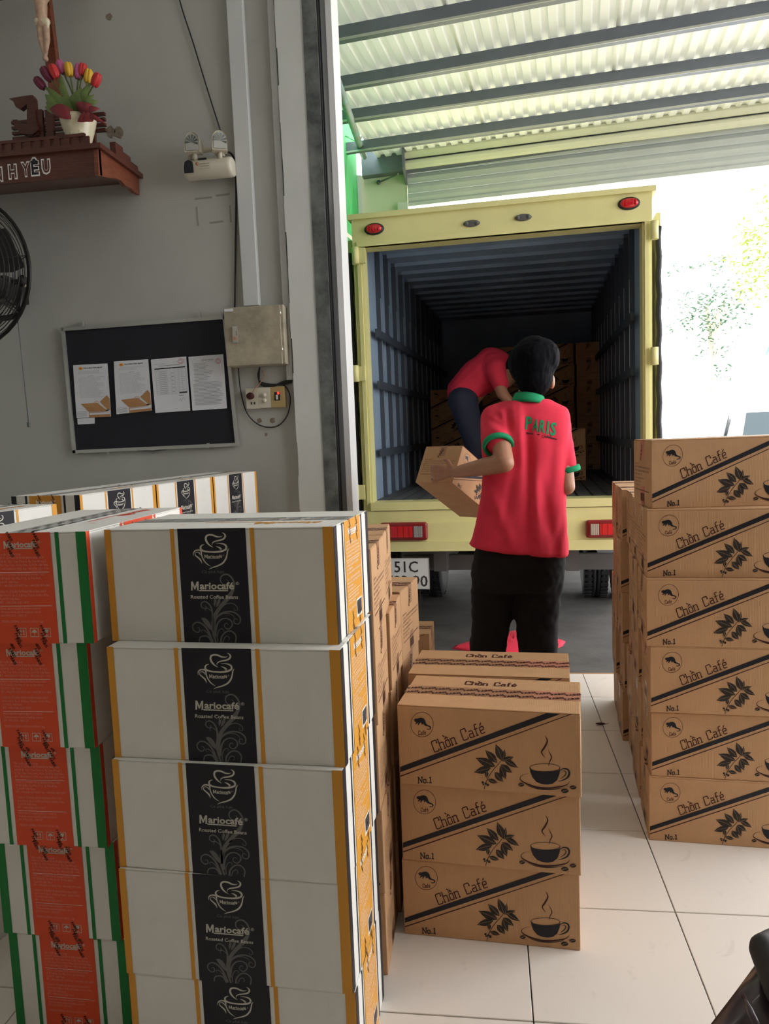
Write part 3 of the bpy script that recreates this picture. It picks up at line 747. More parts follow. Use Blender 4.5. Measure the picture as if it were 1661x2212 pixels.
# door leaves folded back along the sides
for sx, px in ((-1, 758), (1, 1426)):
    x = tat(px, 700).x
    dm = MB(); dm.box((x-.012, .06, SILL-.1), (x+.012, 1.0, TH-.1)); dn = obj('door', dm, m_truck, trk)
    sm = MB(); x2 = tat(766 if sx < 0 else 1430, 700).x
    pts = [(x-.016*sx*0, .045, SILL-.12+(TH-.06-SILL)*i/30) for i in range(31)]
    random.seed(11); pts = [(p[0]+.003*math.sin(i*1.7), p[1], p[2]) for i, p in enumerate(pts)]
    sm.tube(pts, .016, 8); obj('door_seal', sm, m_dark, dn, label='black rubber seal on the door edge')
for px, pys in ((770, (555, 808, 1063)), (1412, (500, 770))):
    for py in pys:
        c = tat(px, py, 0); 
        hb = MB(); hb.tube([(c.x, -.03, c.z-.05), (c.x, -.03, c.z+.05)], .022, 12); hb.box((c.x-.005, -.03, c.z-.045), (c.x+.06*(1 if px < 900 else -1), -.008, c.z+.045) if px < 900 else (c.x+.005, -.008, c.z+.045))
        obj('hinge', hb, m_truck, trk)
# marker lamps on the header
for (x, y, rw, rh) in ((809, 496, .062, .036), (1358, 441, .062, .036)):
    c = tat(x, y)
    r = obj('marker_lamp', MB().ell((c.x, -.012, c.z), (rw, .02, rh), n=24), m_dark, trk)
    lens = MB().ell((c.x, -.022, c.z), (rw*.8, .02, rh*.75), n=24)
    for k in range(5): lens.box((c.x-rw*.6+k*rw*.27, -.043, c.z-rh*.45), (c.x-rw*.6+k*rw*.27+.006, -.03, c.z+rh*.45))
    obj('lens', lens, m_lens, r)
for x, y in ((1019, 484), (1130, 471)):
    c = tat(x, y); mb = MB(); mb.ell((c.x, -.012, c.z), (.05, .015, .02), n=16); mb.ell((c.x-.03, -.02, c.z), (.014, .014, .014)); mb.ell((c.x+.03, -.02, c.z), (.014, .014, .014))
    obj('catch_bracket', mb, m_iron, trk)
# tail lamps
def tail(xa, ya, xb, yb, mirror):
    A = tat(xa, yb, .05); B = tat(xb, ya, .05); x0, x1, z0, z1 = A.x, B.x, A.z, B.z
    r = obj('tail_lamp', bevelled((x0, -.075, z0), (x1, -.03, z1), .018, m_lensd, 'tail_lamp', 3), parent=trk)
    w = x1-x0; seg = [(.05, .22, m_amber, 'amber_lens'), (.23, .70, m_lens, 'red_lens'), (.72, .90, m_clear, 'reverse_lens')]
    for a, b_, m, nm in seg:
        if mirror: a, b_ = 1-b_, 1-a
        pz = (z1-z0)*.2
        l = MB().box((x0+a*w, -.082, z0+pz), (x0+b_*w, -.07, z1-pz))
        for k in range(4): xx = x0+(a+(b_-a)*(k+.5)/4)*w; l.box((xx-.002, -.085, z0+pz), (xx+.002, -.081, z1-pz))
        obj(nm, l, m, r)
tail(829, 1123, 928, 1163, False); tail(1263, 1117, 1362, 1157, True)
# plate
A = tat(833, 1270, .02); B = tat(928, 1203, .02)
pl = obj('licence_plate', bevelled((A.x, -.02, A.z), (B.x, -.012, B.z), .003, m_plate, 'licence_plate', 1), parent=trk, label='white plate reading 51C 783.90')
P = Print(lambda u, v, h: (u, -.02-h, v)); w = B.x-A.x; h = B.z-A.z
P.text('51C', A.x+w*.5, A.z+h*.55, h*.50, m_num, 1, bold=.012, align='c', width=w*.52)
P.text('783.90', A.x+w*.5, A.z+h*.09, h*.50, m_num, 1, bold=.012, align='c', width=w*.92)
for a in ((0, 0, 1, .02), (0, .98, 1, 1), (0, 0, .015, 1), (.985, 0, 1, 1)): P.rect(A.x+a[0]*w, A.z+a[1]*h, A.x+a[2]*w, A.z+a[3]*h, m_alu, 1)
P.out('plate_lettering', pl)
# undercarriage
und = MB()
for x in (.42, TW-.5): und.box((x, .1, .42), (x+.08, 4.3, .56))
und.box((.2, .25, .40), (TW-.2, .31, .50)); und.tube([(.25, 1.33, .33), (TW-.25, 1.33, .33)], .05, 10); und.ell((.88, 1.33, .33), (.15, .16, .15))
obj('chassis', und, m_iron, trk)
obj('spare_tyre', MB().lathe([(.10, -.07), (.27, -.08), (.29, 0), (.27, .08), (.10, .07)], 28, Matrix.Translation((.86, .72, .42))), m_dark, trk)
def wheel(x, y, w):
    r = .345; mt = Matrix.Translation((x, y, r)) @ Matrix.Rotation(PI/2, 4, 'Y')
    prof = [(.2, -w/2+.02), (.25, -w/2), (.325, -w/2+.01), (r, -w/2+.03)]
    for k in range(4): a = -w/2+.03+(w-.06)*k/4; b_ = -w/2+.03+(w-.06)*(k+1)/4; prof += [(r, a+.004), (r, b_-.006), (r-.012, b_-.005), (r-.012, b_-.001)]
    prof += [(r, w/2-.03), (.325, w/2-.01), (.25, w/2), (.2, w/2-.02)]
    wh = obj('wheel', MB().lathe(prof, 40, mt), m_dark, trk)
    tr_ = MB()
    for k in range(40):
        an = 2*PI*k/40; mt2 = mt @ Matrix.Rotation(an, 4, 'Z')
        for s_ in (-1, 1): tr_.box((r-.004, -.014, s_*w*.3-w*.14), (r+.006, .014, s_*w*.3+w*.14), mat=mt2)
    obj('tread', tr_, m_dark, wh)
    obj('rim', MB().lathe([(.03, -w/2+.05), (.19, -w/2+.03), (.205, 0), (.19, w/2-.03), (.03, w/2-.05)], 24, mt), m_iron, wh)
wx = [tat(905, 1220).x]
def wxp(px): return tloc(at(px, 1250, 6.08)).x
a_, b_ = wxp(905), wxp(972)
wheel((a_+b_)/2, 1.33, .19); wheel((a_+b_)/2-.22, 1.33, .19)
a_, b_ = wxp(1254), wxp(1308)
wheel((a_+b_)/2, 1.33, .19); wheel((a_+b_)/2+.22, 1.33, .19)
wheel(.25, 3.9, .19); wheel(TW-.25, 3.9, .19)
def flap(x0, x1, y0, y1):
    A = tloc(at(x0, y1, 5.5)); B = tloc(at(x1, y0, 5.5))
    mb = MB(); mb.prism([(A.x, A.y, A.z+.03), (A.x+.03, A.y, A.z), (B.x-.02, A.y, A.z), (B.x, A.y, A.z+.05), (B.x, A.y, B.z), (A.x, A.y, B.z)], (0, .015, 0)); return mb
obj('mud_flap', flap(868, 947, 1165, 1231), m_mud, trk); obj('mud_flap', flap(1263, 1345, 1165, 1229), m_mud, trk)
c = tloc(at(1277, 1192, 5.3)); obj('exhaust_pipe', MB().tube([(c.x, c.y-.1, c.z), (c.x, c.y+.9, c.z+.02)], .038, 16, cap=False).tube([(c.x, c.y-.09, c.z), (c.x, c.y+.9, c.z+.02)], .033, 16, cap=False).ell((c.x, c.y+.2, c.z), (.034, .01, .034)), m_iron, trk)
# cab, ahead of the body
cab = MB(); cab.prism([(.03, TL_+.12, .35), (.03, TL_+1.6, .35), (.03, TL_+1.65, 1.0), (.03, TL_+1.35, 1.85), (.03, TL_+.2, 1.9), (.03, TL_+.12, 1.7)], (TW-.06, 0, 0)); obj('cab', cab, m_truck, trk)

def tworld(p): return trk.location+Matrix.Rotation(TR, 3, 'Z') @ Vector(p)
# ================================================================== CARTONS
FIT = dict(
 A=[(4,-.751,1.4,-4.0),(3,-.742,1.358,-3.0),(2,-.745,1.35,-3.7),(1,-.746,1.345,-2.5),(0,-.743,1.346,-1.8)],
 B=[(4,-1.056,1.383,-.4),(3,-1.082,1.397,0),(2,-1.082,1.415,0),(1,-1.080,1.444,-1.5),(0,-1.074,1.449,-1.2)],
 F=[(2,-.24,1.811,-6.7),(1,-.242,1.822,-5.9),(0,-.245,1.826,-4.0)],
 G=[(2,-.238,2.055,-4.7),(1,-.238,2.06,-4.7),(0,-.238,2.06,-4.7)],
 H=[(5,.478,2.36,2.0),(4,.460,2.338,-4.6),(3,.455,2.321,-4.6),(2,.465,2.321,-4.6),(1,.469,2.33,-4.6),(0,.461,2.326,-4.6)])
for l, x, y, w in FIT['A']:
    place('orange', x, y, l*WH, D(w), f'white carton with orange stripes and cup panel, {lvl(l,5)} of the front stack', 'white cartons with orange stripes in the front stack')
for l, x, y, w in FIT['B']:
    w = D(w); place('red', x+WW*math.cos(w), y+WW*math.sin(w), l*WH, w+PI/2, f'white carton with red panel and green stripes, {lvl(l,5)} of its stack', 'white cartons with red panels and green stripes')
for l, x, y, w in FIT['F']:
    place('kraft', x, y, l*KH, D(w), f'brown carton with civet and cup print, {lvl(l,3)} of the low front stack', 'brown cartons in the low front stack')
for l, x, y, w in FIT['G']:
    place('kraft', x, y, l*KH, D(w), f'brown coffee carton, {lvl(l,3)} of the low stack right behind the front one', 'brown cartons in the low rear stack')
for l, x, y, w in FIT['H']:
    place('kraft', x, y, l*KH, D(w), f'brown coffee carton, {lvl(l,6)} of the tall six-carton stack on the right', 'brown cartons in the tall right stack')
# columns behind the tall stack
for c in range(4):
    bx = .484+.079*(c*.245+.0)+.012*math.sin(c*2.1); by = 2.60+c*.245
    for l in range(5):
        place('kraft', bx+.006*math.sin(c*3+l*1.7)-(.012 if c == 3 else 0), by, l*KH, D(-4.6+.6*math.sin(l*2+c)), f'brown carton, {lvl(l,5)} of the column standing {["directly","second","third","fourth"][c]} behind the tall right stack', f'brown cartons in row behind the tall right stack')
# brown cartons seen end-on right of the white stack
for c, (xr, y0, n) in enumerate(((-.267, 1.672, 5), (-.265, 1.912, 5), (-.266, 2.172, 4))):
    for l in range(n):
        top_b = (c == 1 and l == 4)
        yw = D((1.0, 3.0 if top_b else 0, -7)[c]+.5*math.sin(l*3+c)); xx = xr-(.005 if top_b else 0)+.002*math.sin(l*2.3+c)
        x = xx-KL*math.cos(yw); y = y0-KL*math.sin(yw)
        place('kraft', x, y, l*KH, yw, f'brown carton seen end-on, {lvl(l,n)} of the {["first","second","third"][c]} column behind the white front stack', 'brown cartons beside the white front stack')
for c, (px, py) in enumerate(((868+28, 1368), (937, 1341.6))):
    pf = at(px, py, Z=2*KH); yw = D(-7+6*c)
    for l in range(2):
        q = Vector((pf.x, pf.y, 0))-Matrix.Rotation(yw, 3, 'Z') @ Vector((KL, KW, 0))
        place('kraft', q.x, q.y, l*KH, yw, f'brown carton, {["lower","upper"][l]} of the {["nearer","farther"][c]} low pair between stacks and doorway', 'brown cartons near the doorway')
# row of white cartons along the back wall
for i in range(3):
    y0 = 2.405+i*.470; x0 = -1.376+.132*i*.470
    for l in range(5):
        place('orange', x0+.0*l, y0+.003*l, l*WH, PI/2+D(-7.5), f'white orange-striped carton, {lvl(l,5)} of the {["nearest","middle","farthest"][i]} column in the row by the wall', 'white cartons in the row under the notice board')
for l in range(5):
    p = at(121, 1088, Z=5*WH)
    yy = p.y-WL-.005
    place('orange', p.x-.055, yy, l*WH, PI/2+D(-7.5), f'white orange-striped carton, {lvl(l,5)} of the column behind the red-panelled stack', 'white cartons behind the red-panelled stack')
# cartons inside the truck
rowname = ['bottom', 'second', 'third', 'fourth', 'fifth', 'sixth']
for c in range(4):
    for l in range((4, 6, 6, 6)[c]):
        px = (.10, .56, 1.01, 1.70)[c]; py = 3.05 if c else 2.55
        q = tworld((px+.004*math.sin(l*3+c), py, SILL+l*KH))
        place('kraft', q.x, q.y, q.z, TR+(PI/2 if c == 3 else 0), f'shaded brown carton inside the truck, {rowname[l]} layer of the {["leftmost","left middle","right middle","rightmost"][c]} cargo stack', 'brown cartons loaded inside the truck')
for l in range(2):
    q = tworld((1.02, 1.55, SILL+l*KH)); place('kraft', q.x, q.y, q.z, TR+D(1), f'shaded brown carton, {["lower","upper"][l]} of a pair nearest the tailgate inside the truck', 'brown cartons loaded inside the truck')
# ================================================================== WALL THINGS
def W_(x, y, d=0): return at(x, y, WY-d)
# notice board
bl = W_(137, 714); B4 = [W_(x, y, .015) for x, y in ((137, 712), (486, 686), (513, 960), (162, 976))]
nb = empty('notice_board', (B4[3].x, WY, B4[3].z), 'black cloth notice board in a thin aluminium frame on the grey wall', 'notice board')
o4 = [b-nb.location for b in B4]
obj('board_panel', MB().prism([v+Vector((0, 0, 0)) for v in o4], (0, .012, 0)), m_board, nb)
for i in range(4):
    a, b_ = o4[i], o4[(i+1) % 4]; d = (b_-a).normalized(); q = Vector((-d.z, 0, d.x))*.009
    obj('frame_rail', MB().prism([a-q-d*.008, b_-q+d*.008, b_+q+d*.008, a+q-d*.008], (0, -.012, 0)), m_alu, nb)
for x, y in ((178, 700), (431, 681), (233, 975), (450, 963)):
    p = W_(x, y, .02)-nb.location; obj('clip', MB().box(p-Vector((.006, .008, .014)), p+Vector((.006, .012, .014))), m_alu, nb)
obj('cord', MB().tube([W_(x, y, .02)-nb.location for x, y in ((296, 973), (330, 975), (360, 970), (378, 966))], .004, 6), m_steel, nb)
def sheet(px, label, kind):
    c = [W_(x, y, .019) for x, y in px]   # tl tr br bl
    o = obj('paper_sheet', MB(), m_paper) if False else None
    l = c[3]; cc = [v-l for v in c]
    n = 6; mb = MB(); g = []
    for j in range(n+1):
        for i in range(n+1):
            u, v = i/n, j/n
            p = (cc[0]*(1-u)+cc[1]*u)*(1-v)+(cc[3]*(1-u)+cc[2]*u)*v
            p = p+Vector((0, -.0015-.004*max(0, u+v-1.6)**1.5*3-.0015*math.sin(u*5+v*3), 0)); g.append(p)
    fs = [(j*(n+1)+i, j*(n+1)+i+1, (j+1)*(n+1)+i+1, (j+1)*(n+1)+i) for j in range(n) for i in range(n)]
    mb.add(g+[p+Vector((0, .0008, 0)) for p in g], fs+[tuple(q+(n+1)**2 for q in reversed(f)) for f in fs])
    o = obj('paper_sheet', mb, m_paper, loc=l); o['label'] = label; o['category'] = 'paper'; o['group'] = 'papers pinned on the notice board'
    def mp(u, v, h):
        p = (cc[0]*(1-u)+cc[1]*u)*v+(cc[3]*(1-u)+cc[2]*u)*(1-v); y_ = -.0015-.004*max(0, u+(1-v)-1.6)**1.5*3-.0015*math.sin(u*5+(1-v)*3)
        return (p.x, y_-h*1.3, p.z)
    P = Print(mp)
    if kind == 'letter':
        P.circ(.22, .93, .065, m_gold, 1, ry=.028); P.circ(.22, .93, .03, m_red, 2, ry=.014)
        P.text('ĐẠI HOÀNG THỦY GROUP', .31, .92, .034, m_ink, 1, bold=.03, width=.53, res=1)
        random.seed(len(label))
        for i in range(22):
            v = .87-.0235*i
            if i in (3, 4): P.rect(.42, v, .58, v+.008, m_paperg, 1) if i == 4 else None; continue
            P.text('Căn cứ vào tình hình thực tế hoạt động của công ty năm nay'[:random.randint(34, 57)], .14+.04*(i % 5 == 0), v, .02, m_paperg, 1, width=random.uniform(.5, .74), res=1)
        P.poly([(.15, .265), (.62, .275), (.93, .10), (.36, .11)], m_paperb, 1)
        P.poly([(.70, .29), (.92, .41), (.99, .34), (.99, .12), (.93, .12)], m_paperb, 1)
        P.poly([(.36, .10), (.99, .085), (.99, .0), (.36, .0)], m_paperb, 1)
        P.rect(.38, .05, .98, .085, m_paper, 2); P.text('Paris', .62, .055, .03, m_red, 3, bold=.02); P.rect(.84, .115, .95, .135, m_ink, 3)
        for i in range(5): P.rect(.03, .03+.02*i, .3, .036+.02*i, m_paperg, 1)
        P.circ(.6, .27, .08, m_stamp, 3, ry=.035, ring=.01)
    elif kind == 'table':
        P.circ(.84, .92, .09, m_stamp, 3, ry=.05, ring=.01); P.circ(.84, .92, .055, m_stamp, 3, ry=.03, ring=.008)
        P.rect(.2, .86, .8, .87, m_paperg, 1); P.rect(.08, .90, .4, .905, m_paperg, 1); P.rect(.08, .805, .95, .825, m_ink, 1)
        for i in range(14): P.rect(.1, .33+.034*i, .95, .332+.034*i, m_paperg, 1)
        for u in (.1, .19, .42, .52, .63, .74, .84, .948): P.rect(u, .33, u+.004, .80, m_paperg, 1)
        random.seed(2)
        for i in range(13):
            P.rect(.21, .342+.034*i, .4, .35+.034*i, m_paperg, 1)
            if i % 2: P.rect(.54, .342+.034*i, .6, .35+.034*i, m_paperg, 1)
        P.rect(.73, .335, .95, .36, m_num, 2); P.rect(.72, .29, .85, .30, m_paperg, 1); P.stroke([(.7, .20), (.75, .24), (.77, .18), (.82, .25), (.88, .2)], .006, m_paperg, 1)
    else:
        P.circ(.84, .88, .08, m_stamp, 3, ry=.05, ring=.01); P.circ(.84, .88, .05, m_stamp, 3, ry=.03, ring=.008)
        P.text('NỘI QUY THỜI BỘ', .38, .905, .035, m_paperg, 1, bold=.02, width=.32, res=1)
        random.seed(4)
        for i in range(31):
            v = .86-.0255*i; P.rect(.09 if i > 14 else .14, v, random.uniform(.45, .7) if i < 14 else random.uniform(.8, .93), v+.007, m_paperg, 1)
    P.out('printed_text', o)
sheet([(158, 789), (232, 785), (241, 900), (166, 903)], 'white letter sheet with brown arrow band, leftmost on the notice board', 'letter')
sheet([(246, 781), (320, 776), (329, 887), (252, 895)], 'letter sheet with brown arrow band and curled corner, second from left on the board', 'letter')
sheet([(326, 777), (402, 770), (412, 887), (336, 892)], 'white sheet printed with a ruled table and red stamp', 'table')
sheet([(407, 771), (482, 765), (491, 882), (416, 887)], 'closely printed text sheet with red stamp, rightmost on the board', 'text')
c = [W_(x, y, .018) for x, y in ((167, 904), (204, 902), (204, 915), (168, 917))]
o = obj('paper_slip', local(MB().prism(c, (0, .003, 0)), c[3]), m_paper, loc=c[3]); o['label'] = 'small blank pale slip under the leftmost letter sheet'; o['category'] = 'paper'
# enamel switch cabinet
Dp = .11; q = [W_(x, y, Dp) for x, y in ((484, 666), (604, 658), (611, 786), (491, 792))]
ec = empty('switch_cabinet', (q[3].x, WY, q[3].z), 'stained beige metal switch cabinet on the wall beside the board', 'cabinet')
w = q[2].x-q[3].x; h = q[0].z-q[3].z
obj('cabinet_body', bevelled((0, -Dp+.012, 0), (w+.012, 0, h+.004), .003, m_boxm, 'cabinet_body'), parent=ec)
dr = obj('door', bevelled((-.002, -Dp, .002), (w-.002, -Dp+.011, h), .002, m_boxm, 'door'), parent=ec)
for z in (.18*h, .80*h): obj('hinge', MB().tube([(w, -Dp+.004, z), (w, -Dp+.004, z+.04)], .004, 8), m_chrome, dr)
lx = (W_(509, 720, Dp)-ec.location)
lb = bevelled((lx.x-.016, -Dp-.008, lx.z-.05), (lx.x+.014, -Dp, lx.z+.035), .002, m_chrome, 'latch'); la = obj('latch', lb, parent=dr, label='chrome latch plate')
obj('latch_key', MB().box((lx.x-.010, -Dp-.013, lx.z-.036), (lx.x+.006, -Dp-.008, lx.z-.02), 1).box((lx.x-.008, -Dp-.014, lx.z-.012), (lx.x+.006, -Dp-.008, lx.z+.01)), [m_chrome, m_redtape], dr)
obj('sticker', MB().box((.002, -Dp-.0015, h-.018), (.048, -Dp, h-.004)), m_paper, dr)
# trunking
def trunk(x0t, x1t, yt, x0b, x1b, yb, d, label):
    a = W_(x0t, yt); b_ = W_(x1t, yt); zb_ = W_(x0b, yb).z; x0 = W_(x0b, yb, d/2).x; x1 = W_(x1b, yb, d/2).x
    o = obj('cable_trunking', bevelled((0, -d, 0), (x1-x0, 0, 4.28-zb_), .004, m_pvc, 'cable_trunking'), loc=(x0, WY, zb_)); o['label'] = label; o['category'] = 'trunking'
trunk(484, 521, 0, 528, 562, 664, .04, 'wide pale plastic cable trunking above the switch cabinet')
trunk(590, 606, 0, 620, 634, 822, .025, 'narrow pale plastic cable trunking beside the pillar')
# sockets
def plate(x0, y0, x1, y1, mat, name, label, cat):
    a = W_(x0, y1, .03); b_ = W_(x1, y0, .03); w, h = b_.x-a.x, b_.z-a.z
    o = obj(name, bevelled((0, -.03, 0), (w, 0, h), .004, mat, name), loc=(a.x, WY, a.z)); o['label'] = label; o['category'] = cat
    return o, w, h
o, w, h = plate(532, 838, 558, 884, m_cream, 'wall_socket', 'cream wall socket with a brown plug in it', 'socket')
obj('plug', MB().ell((w*.42, -.045, h*.62), (.022, .02, .018)).ell((w*.5, -.06, h*.70), (.012, .012, .01)), m_brown, o)
for s_ in (.42, .66): obj('pin_hole', MB().ell((w*s_, -.031, h*.28), (.004, .004, .008)), m_dark, o)
o, w, h = plate(559, 836, 584, 882, m_cream, 'dimmer_switch', 'cream switch plate with two round buttons', 'switch')
for z in (.36, .62): obj('button', MB().lathe([(.012, 0), (.011, .012)], 20, Matrix.Translation((w*.5, -.03, h*z)) @ Matrix.Rotation(PI/2, 4, 'X')), m_cream, o)
o, w, h = plate(585, 834, 614, 881, M('yellowed plastic', (.42, .31, .13), .45), 'breaker_box', 'yellowed breaker switch box with a red pilot light', 'switch')
obj('window', MB().box((w*.3, -.033, h*.34), (w*.68, -.029, h*.74)), m_dark, o)
obj('lever', MB().box((w*.42, -.04, h*.38), (w*.55, -.03, h*.60)), m_silver, o)
obj('pilot_light', MB().ell((w*.58, -.036, h*.68), (.006, .004, .007)), m_redled, o)
def cable(name, pix, r, label, mat=m_dark, d=.012):
    pts = [W_(x, y, d+dd) for x, y, dd in [(p if len(p) == 3 else (*p, 0)) for p in pix]]
    pts = [Vector(p) for p in catmull([tuple(p) for p in pts], 4)]
    l = pts[-1].copy(); o = obj(name, MB().tube([p-l for p in pts], r, 6), mat, loc=l); o['label'] = label; o['category'] = 'cable'; return o
cable('cable', [(382, -60), (388, 0), (418, 95), (450, 200), (478, 288)], .004, 'thin dark cable slanting down the wall to the emergency lamp')
cable('cable', [(486, 325, .03), (502, 335), (508, 360), (510, 420), (509, 520), (508, 600), (507, 664)], .005, 'dark cable running straight down from the emergency lamp to the switch cabinet')
cable('cable', [(515, 795), (519, 840), (530, 885), (548, 910), (572, 922), (600, 920), (620, 898), (627, 865), (622, 842), (612, 832)], .0035, 'thin dark cable looping below the sockets')
for i in range(4):
    cable('cable', [(561, 793), (557+i, 810+i), (562, 824+i*2), (585, 830+i*2), (612, 830-i*2), (630, 826-i)], .0035, ['topmost','upper middle','lower middle','lowest'][i]+' dark wire in the bundle below the switch cabinet')['group'] = 'bundled wires under the switch cabinet'
cable('cable', [(566, 800, .01), (571, 812, .01), (563, 826, .012), (552, 838, .02), (545, 850, .03)], .003, 'pale brown wire leading down to the plugged socket', m_tape)
# stains, holes, tape residue on the wall
for i, p4 in enumerate((((421, 428), (458, 424), (458, 428), (421, 432)), ((466, 421), (496, 417), (497, 421), (467, 425)), ((423, 447), (426, 447), (430, 488), (426, 488)), ((495, 444), (498, 444), (501, 480), (497, 481)), ((452, 480), (482, 476), (483, 480), (453, 484)))):
    obj('tape_strip', MB().prism([W_(x, y) for x, y in p4], (0, -.001, 0)), m_tissue, wall, label='grey leftover adhesive tape strip')
m_plaster = M('broken plaster', (.30, .24, .18), .95, var=.4, vscale=60, bump=.8, bscale=90)
for x, y, r in ((236, 37, .018), (560, 909, .014), (589, 908, .016), (575, 939, .009), (238, 285, .028), (256, 285, .03)):
    p = W_(x, y); random.seed(int(x)); pts = [p+Vector((r*random.uniform(.7, 1.15)*math.cos(a*PI/5), 0, r*random.uniform(.8, 1.3)*math.sin(a*PI/5))) for a in range(10)]
    ob = obj('plaster_chip', MB().prism(pts, (0, -.0015, 0)), m_plaster, wall)
# ---- emergency lamp
ep = W_(404, 392, .07); el = empty('emergency_lamp', (ep.x, WY, ep.z), 'beige twin-head emergency lamp with carrying handle fixed to the wall', 'lamp')
e2 = W_(504, 340, .07)-el.location; w = e2.x; h = .098
rotE = Matrix.Rotation(D(-3), 4, 'Y')
bd = MB(); prf = [(.5*h*math.cos(a), .5*h*math.sin(a)) for a in [2*PI*k/20 for k in range(20)]]
rings = [[Vector((x, -.075+1.15*c*s_, .05+d_*s_)) for c, d_ in prf] for x, s_ in ((0, .8), (.008, .95), (.02, 1), (w-.02, 1), (w-.006, .96), (w, .85))]
bo = obj('lamp_body', MB().loft(rings), m_cream, el)
for k in range(3): obj('ridge', MB().box((w*.38, -.137, .035+.012*k), (w*.58, -.13, .038+.012*k)), m_cream, bo)
obj('slot', MB().box((w*.34, -.125, .083), (w*.50, -.112, .090)), m_dark, bo)
obj('label_plate', MB().prism([(w*.05, -.134, .02), (w*.24, -.134, .02), (w*.24, -.134, .055), (w*.22, -.134, .075), (w*.145, -.134, .083), (w*.07, -.134, .075), (w*.05, -.134, .055)], (0, .006, 0)), m_board, bo)
obj('logo_sticker', MB().lathe([(.009, 0), (.009, .002)], 16, Matrix.Translation((w*.33, -.133, .06)) @ Matrix.Rotation(PI/2, 4, 'X')), m_redtape, bo)
hd = MB(); hp = [(w*.13, .09), (w*.13, .125), (w*.20, .135), (w*.75, .14), (w*.80, .13), (w*.80, .10)]
hd.tube([(x, -.09, z) for x, z in hp], .011, 8); obj('handle', hd, m_cream, el); obj('socket_block', bevelled((w*.66, -.11, .105), (w*.84, -.07, .145), .005, m_cream, 'socket_block'), parent=el)
for x, y, rz in ((419, 313, .05), (474, 309, .42)):
    c = W_(x, y, .12)-el.location; mt = Matrix.Translation(c) @ Matrix.Rotation(rz, 4, 'Z')
    sh_ = [(-.038, -.045), (.038, -.045), (.040, 0), (.034, .026), (.018, .045), (0, .05), (-.018, .045), (-.034, .026), (-.040, 0)]
    rr = [[mt @ Vector((a*s_, y_, b_*s_)) for a, b_ in sh_] for y_, s_ in ((-.03, .93), (-.035, 1), (.02, 1), (.045, .7))]
    lh = obj('lamp_head', MB().loft(rr, smooth=False), m_cream, el)
    rf = [[mt @ Vector((a*s_, y_, b_*s_)) for a, b_ in sh_] for y_, s_ in ((-.0352, .84), (-.036, .82))]
    obj('lens_panel', MB().loft(rf, smooth=False), m_alu, lh)
    fan_ = MB()
    for k in range(7):
        a = -.4+k*.55; fan_.add([mt @ Vector((0, -.037, 0)), mt @ Vector((.033*math.cos(a), -.037, .036*math.sin(a))), mt @ Vector((.033*math.cos(a+.3), -.040, .036*math.sin(a+.3)))], [(0, 1, 2)])
    obj('reflector', fan_, m_steel, lh); obj('neck', MB().tube([mt @ Vector((0, 0, -.04)), mt @ Vector((0, .01, -.075))], .012, 8), m_cream, lh)
# ---- shelf
sX = -1.793
SH = empty('wall_shelf', (sX, WY, at(302, 420, WY).z), 'dark red wooden altar shelf with white outlined letters high on the wall', 'shelf')
def Ls(p): return Vector(p)-SH.location
fy = at(213, 330, X=sX).y
zt = at(213, 322, fy).z; zb_ = at(213, 378, fy).z
obj('front_board', local(MB().box((-3.0, fy, zb_), (sX, fy+.02, zt)), SH.location), m_wood, SH)
sp = [at(x, y, X=sX) for x, y in ((211, 322), (298, 364), (302, 421), (292, 416), (283, 407), (272, 402), (262, 390), (250, 385), (235, 384), (213, 379))]
sp[1].y = min(sp[1].y, WY); sp = [Vector((sX, min(p.y, WY), p.z)) for p in sp]
obj('side_board', local(MB().prism(sp, (-.02, 0, 0)), SH.location), m_woodl, SH)
obj('shelf_top', local(MB().box((-3.0, fy-.02, zt), (sX+.02, WY, zt+.022)), SH.location), m_wood, SH)
zw_ = at(125, 410, WY).z
obj('shelf_bottom', local(MB().prism([(-3.0, fy+.02, zb_), (-3.0, WY, zw_), (-3.0, WY, zw_+.02), (-3.0, fy+.02, zb_+.02)], (sX-.02+3.0, 0, 0)), SH.location), m_wood, SH)
rl = MB(); z0 = zt+.022
ry = fy+.02; rx1 = at(192, 305, ry).x
rl.box((-3.0, ry, z0), (rx1, ry+.015, z0+.02)); rl.box((-3.0, ry, z0+.052), (rx1-.02, ry+.015, z0+.066))
rl.box((-3.0, ry+.008, z0+.01), (rx1-.02, ry+.015, z0+.06)); obj('gallery_rail', local(rl, SH.location), m_wood, SH)
for i in range(20):
    x = rx1-.03-i*.05
    obj('dentil', local(MB().box((x, ry+.002, z0+.02), (x+.03, ry+.012, z0+.052)), SH.location), m_wood, SH)
st = MB(); bxx = sX-.05
for i, (a, b_) in enumerate(((0, .10), (.06, .075), (.11, .05))): st.box((sX-.02-.0*i, fy+.16+i*.08, zt+.02), (sX+.01, fy+.24+i*.08, zt+.09-.02*i))
obj('stepped_block', local(st, SH.location), m_wood, SH)
P = Print(lambda u, v, h: Ls((u, fy-h*2, v)))
for ch, x, y in (('N', -12, 392), ('H', 19, 386), ('Y', 47, 381), ('Ê', 67, 379), ('U', 91, 375)):
    p = at(x, y, fy); p2 = at(x+20, y, fy); P.text(ch, p.x, p.z, .088, m_whiteink, 1, bold=.075, width=(p2.x-p.x), rot=.0); P.text(ch, p.x+.006, p.z+.003, .080, m_wood if ch != 'Ê' else m_board, 2, bold=.025, width=(p2.x-p.x)*.76)
P.out('white_lettering', SH)
zs = zt+.022
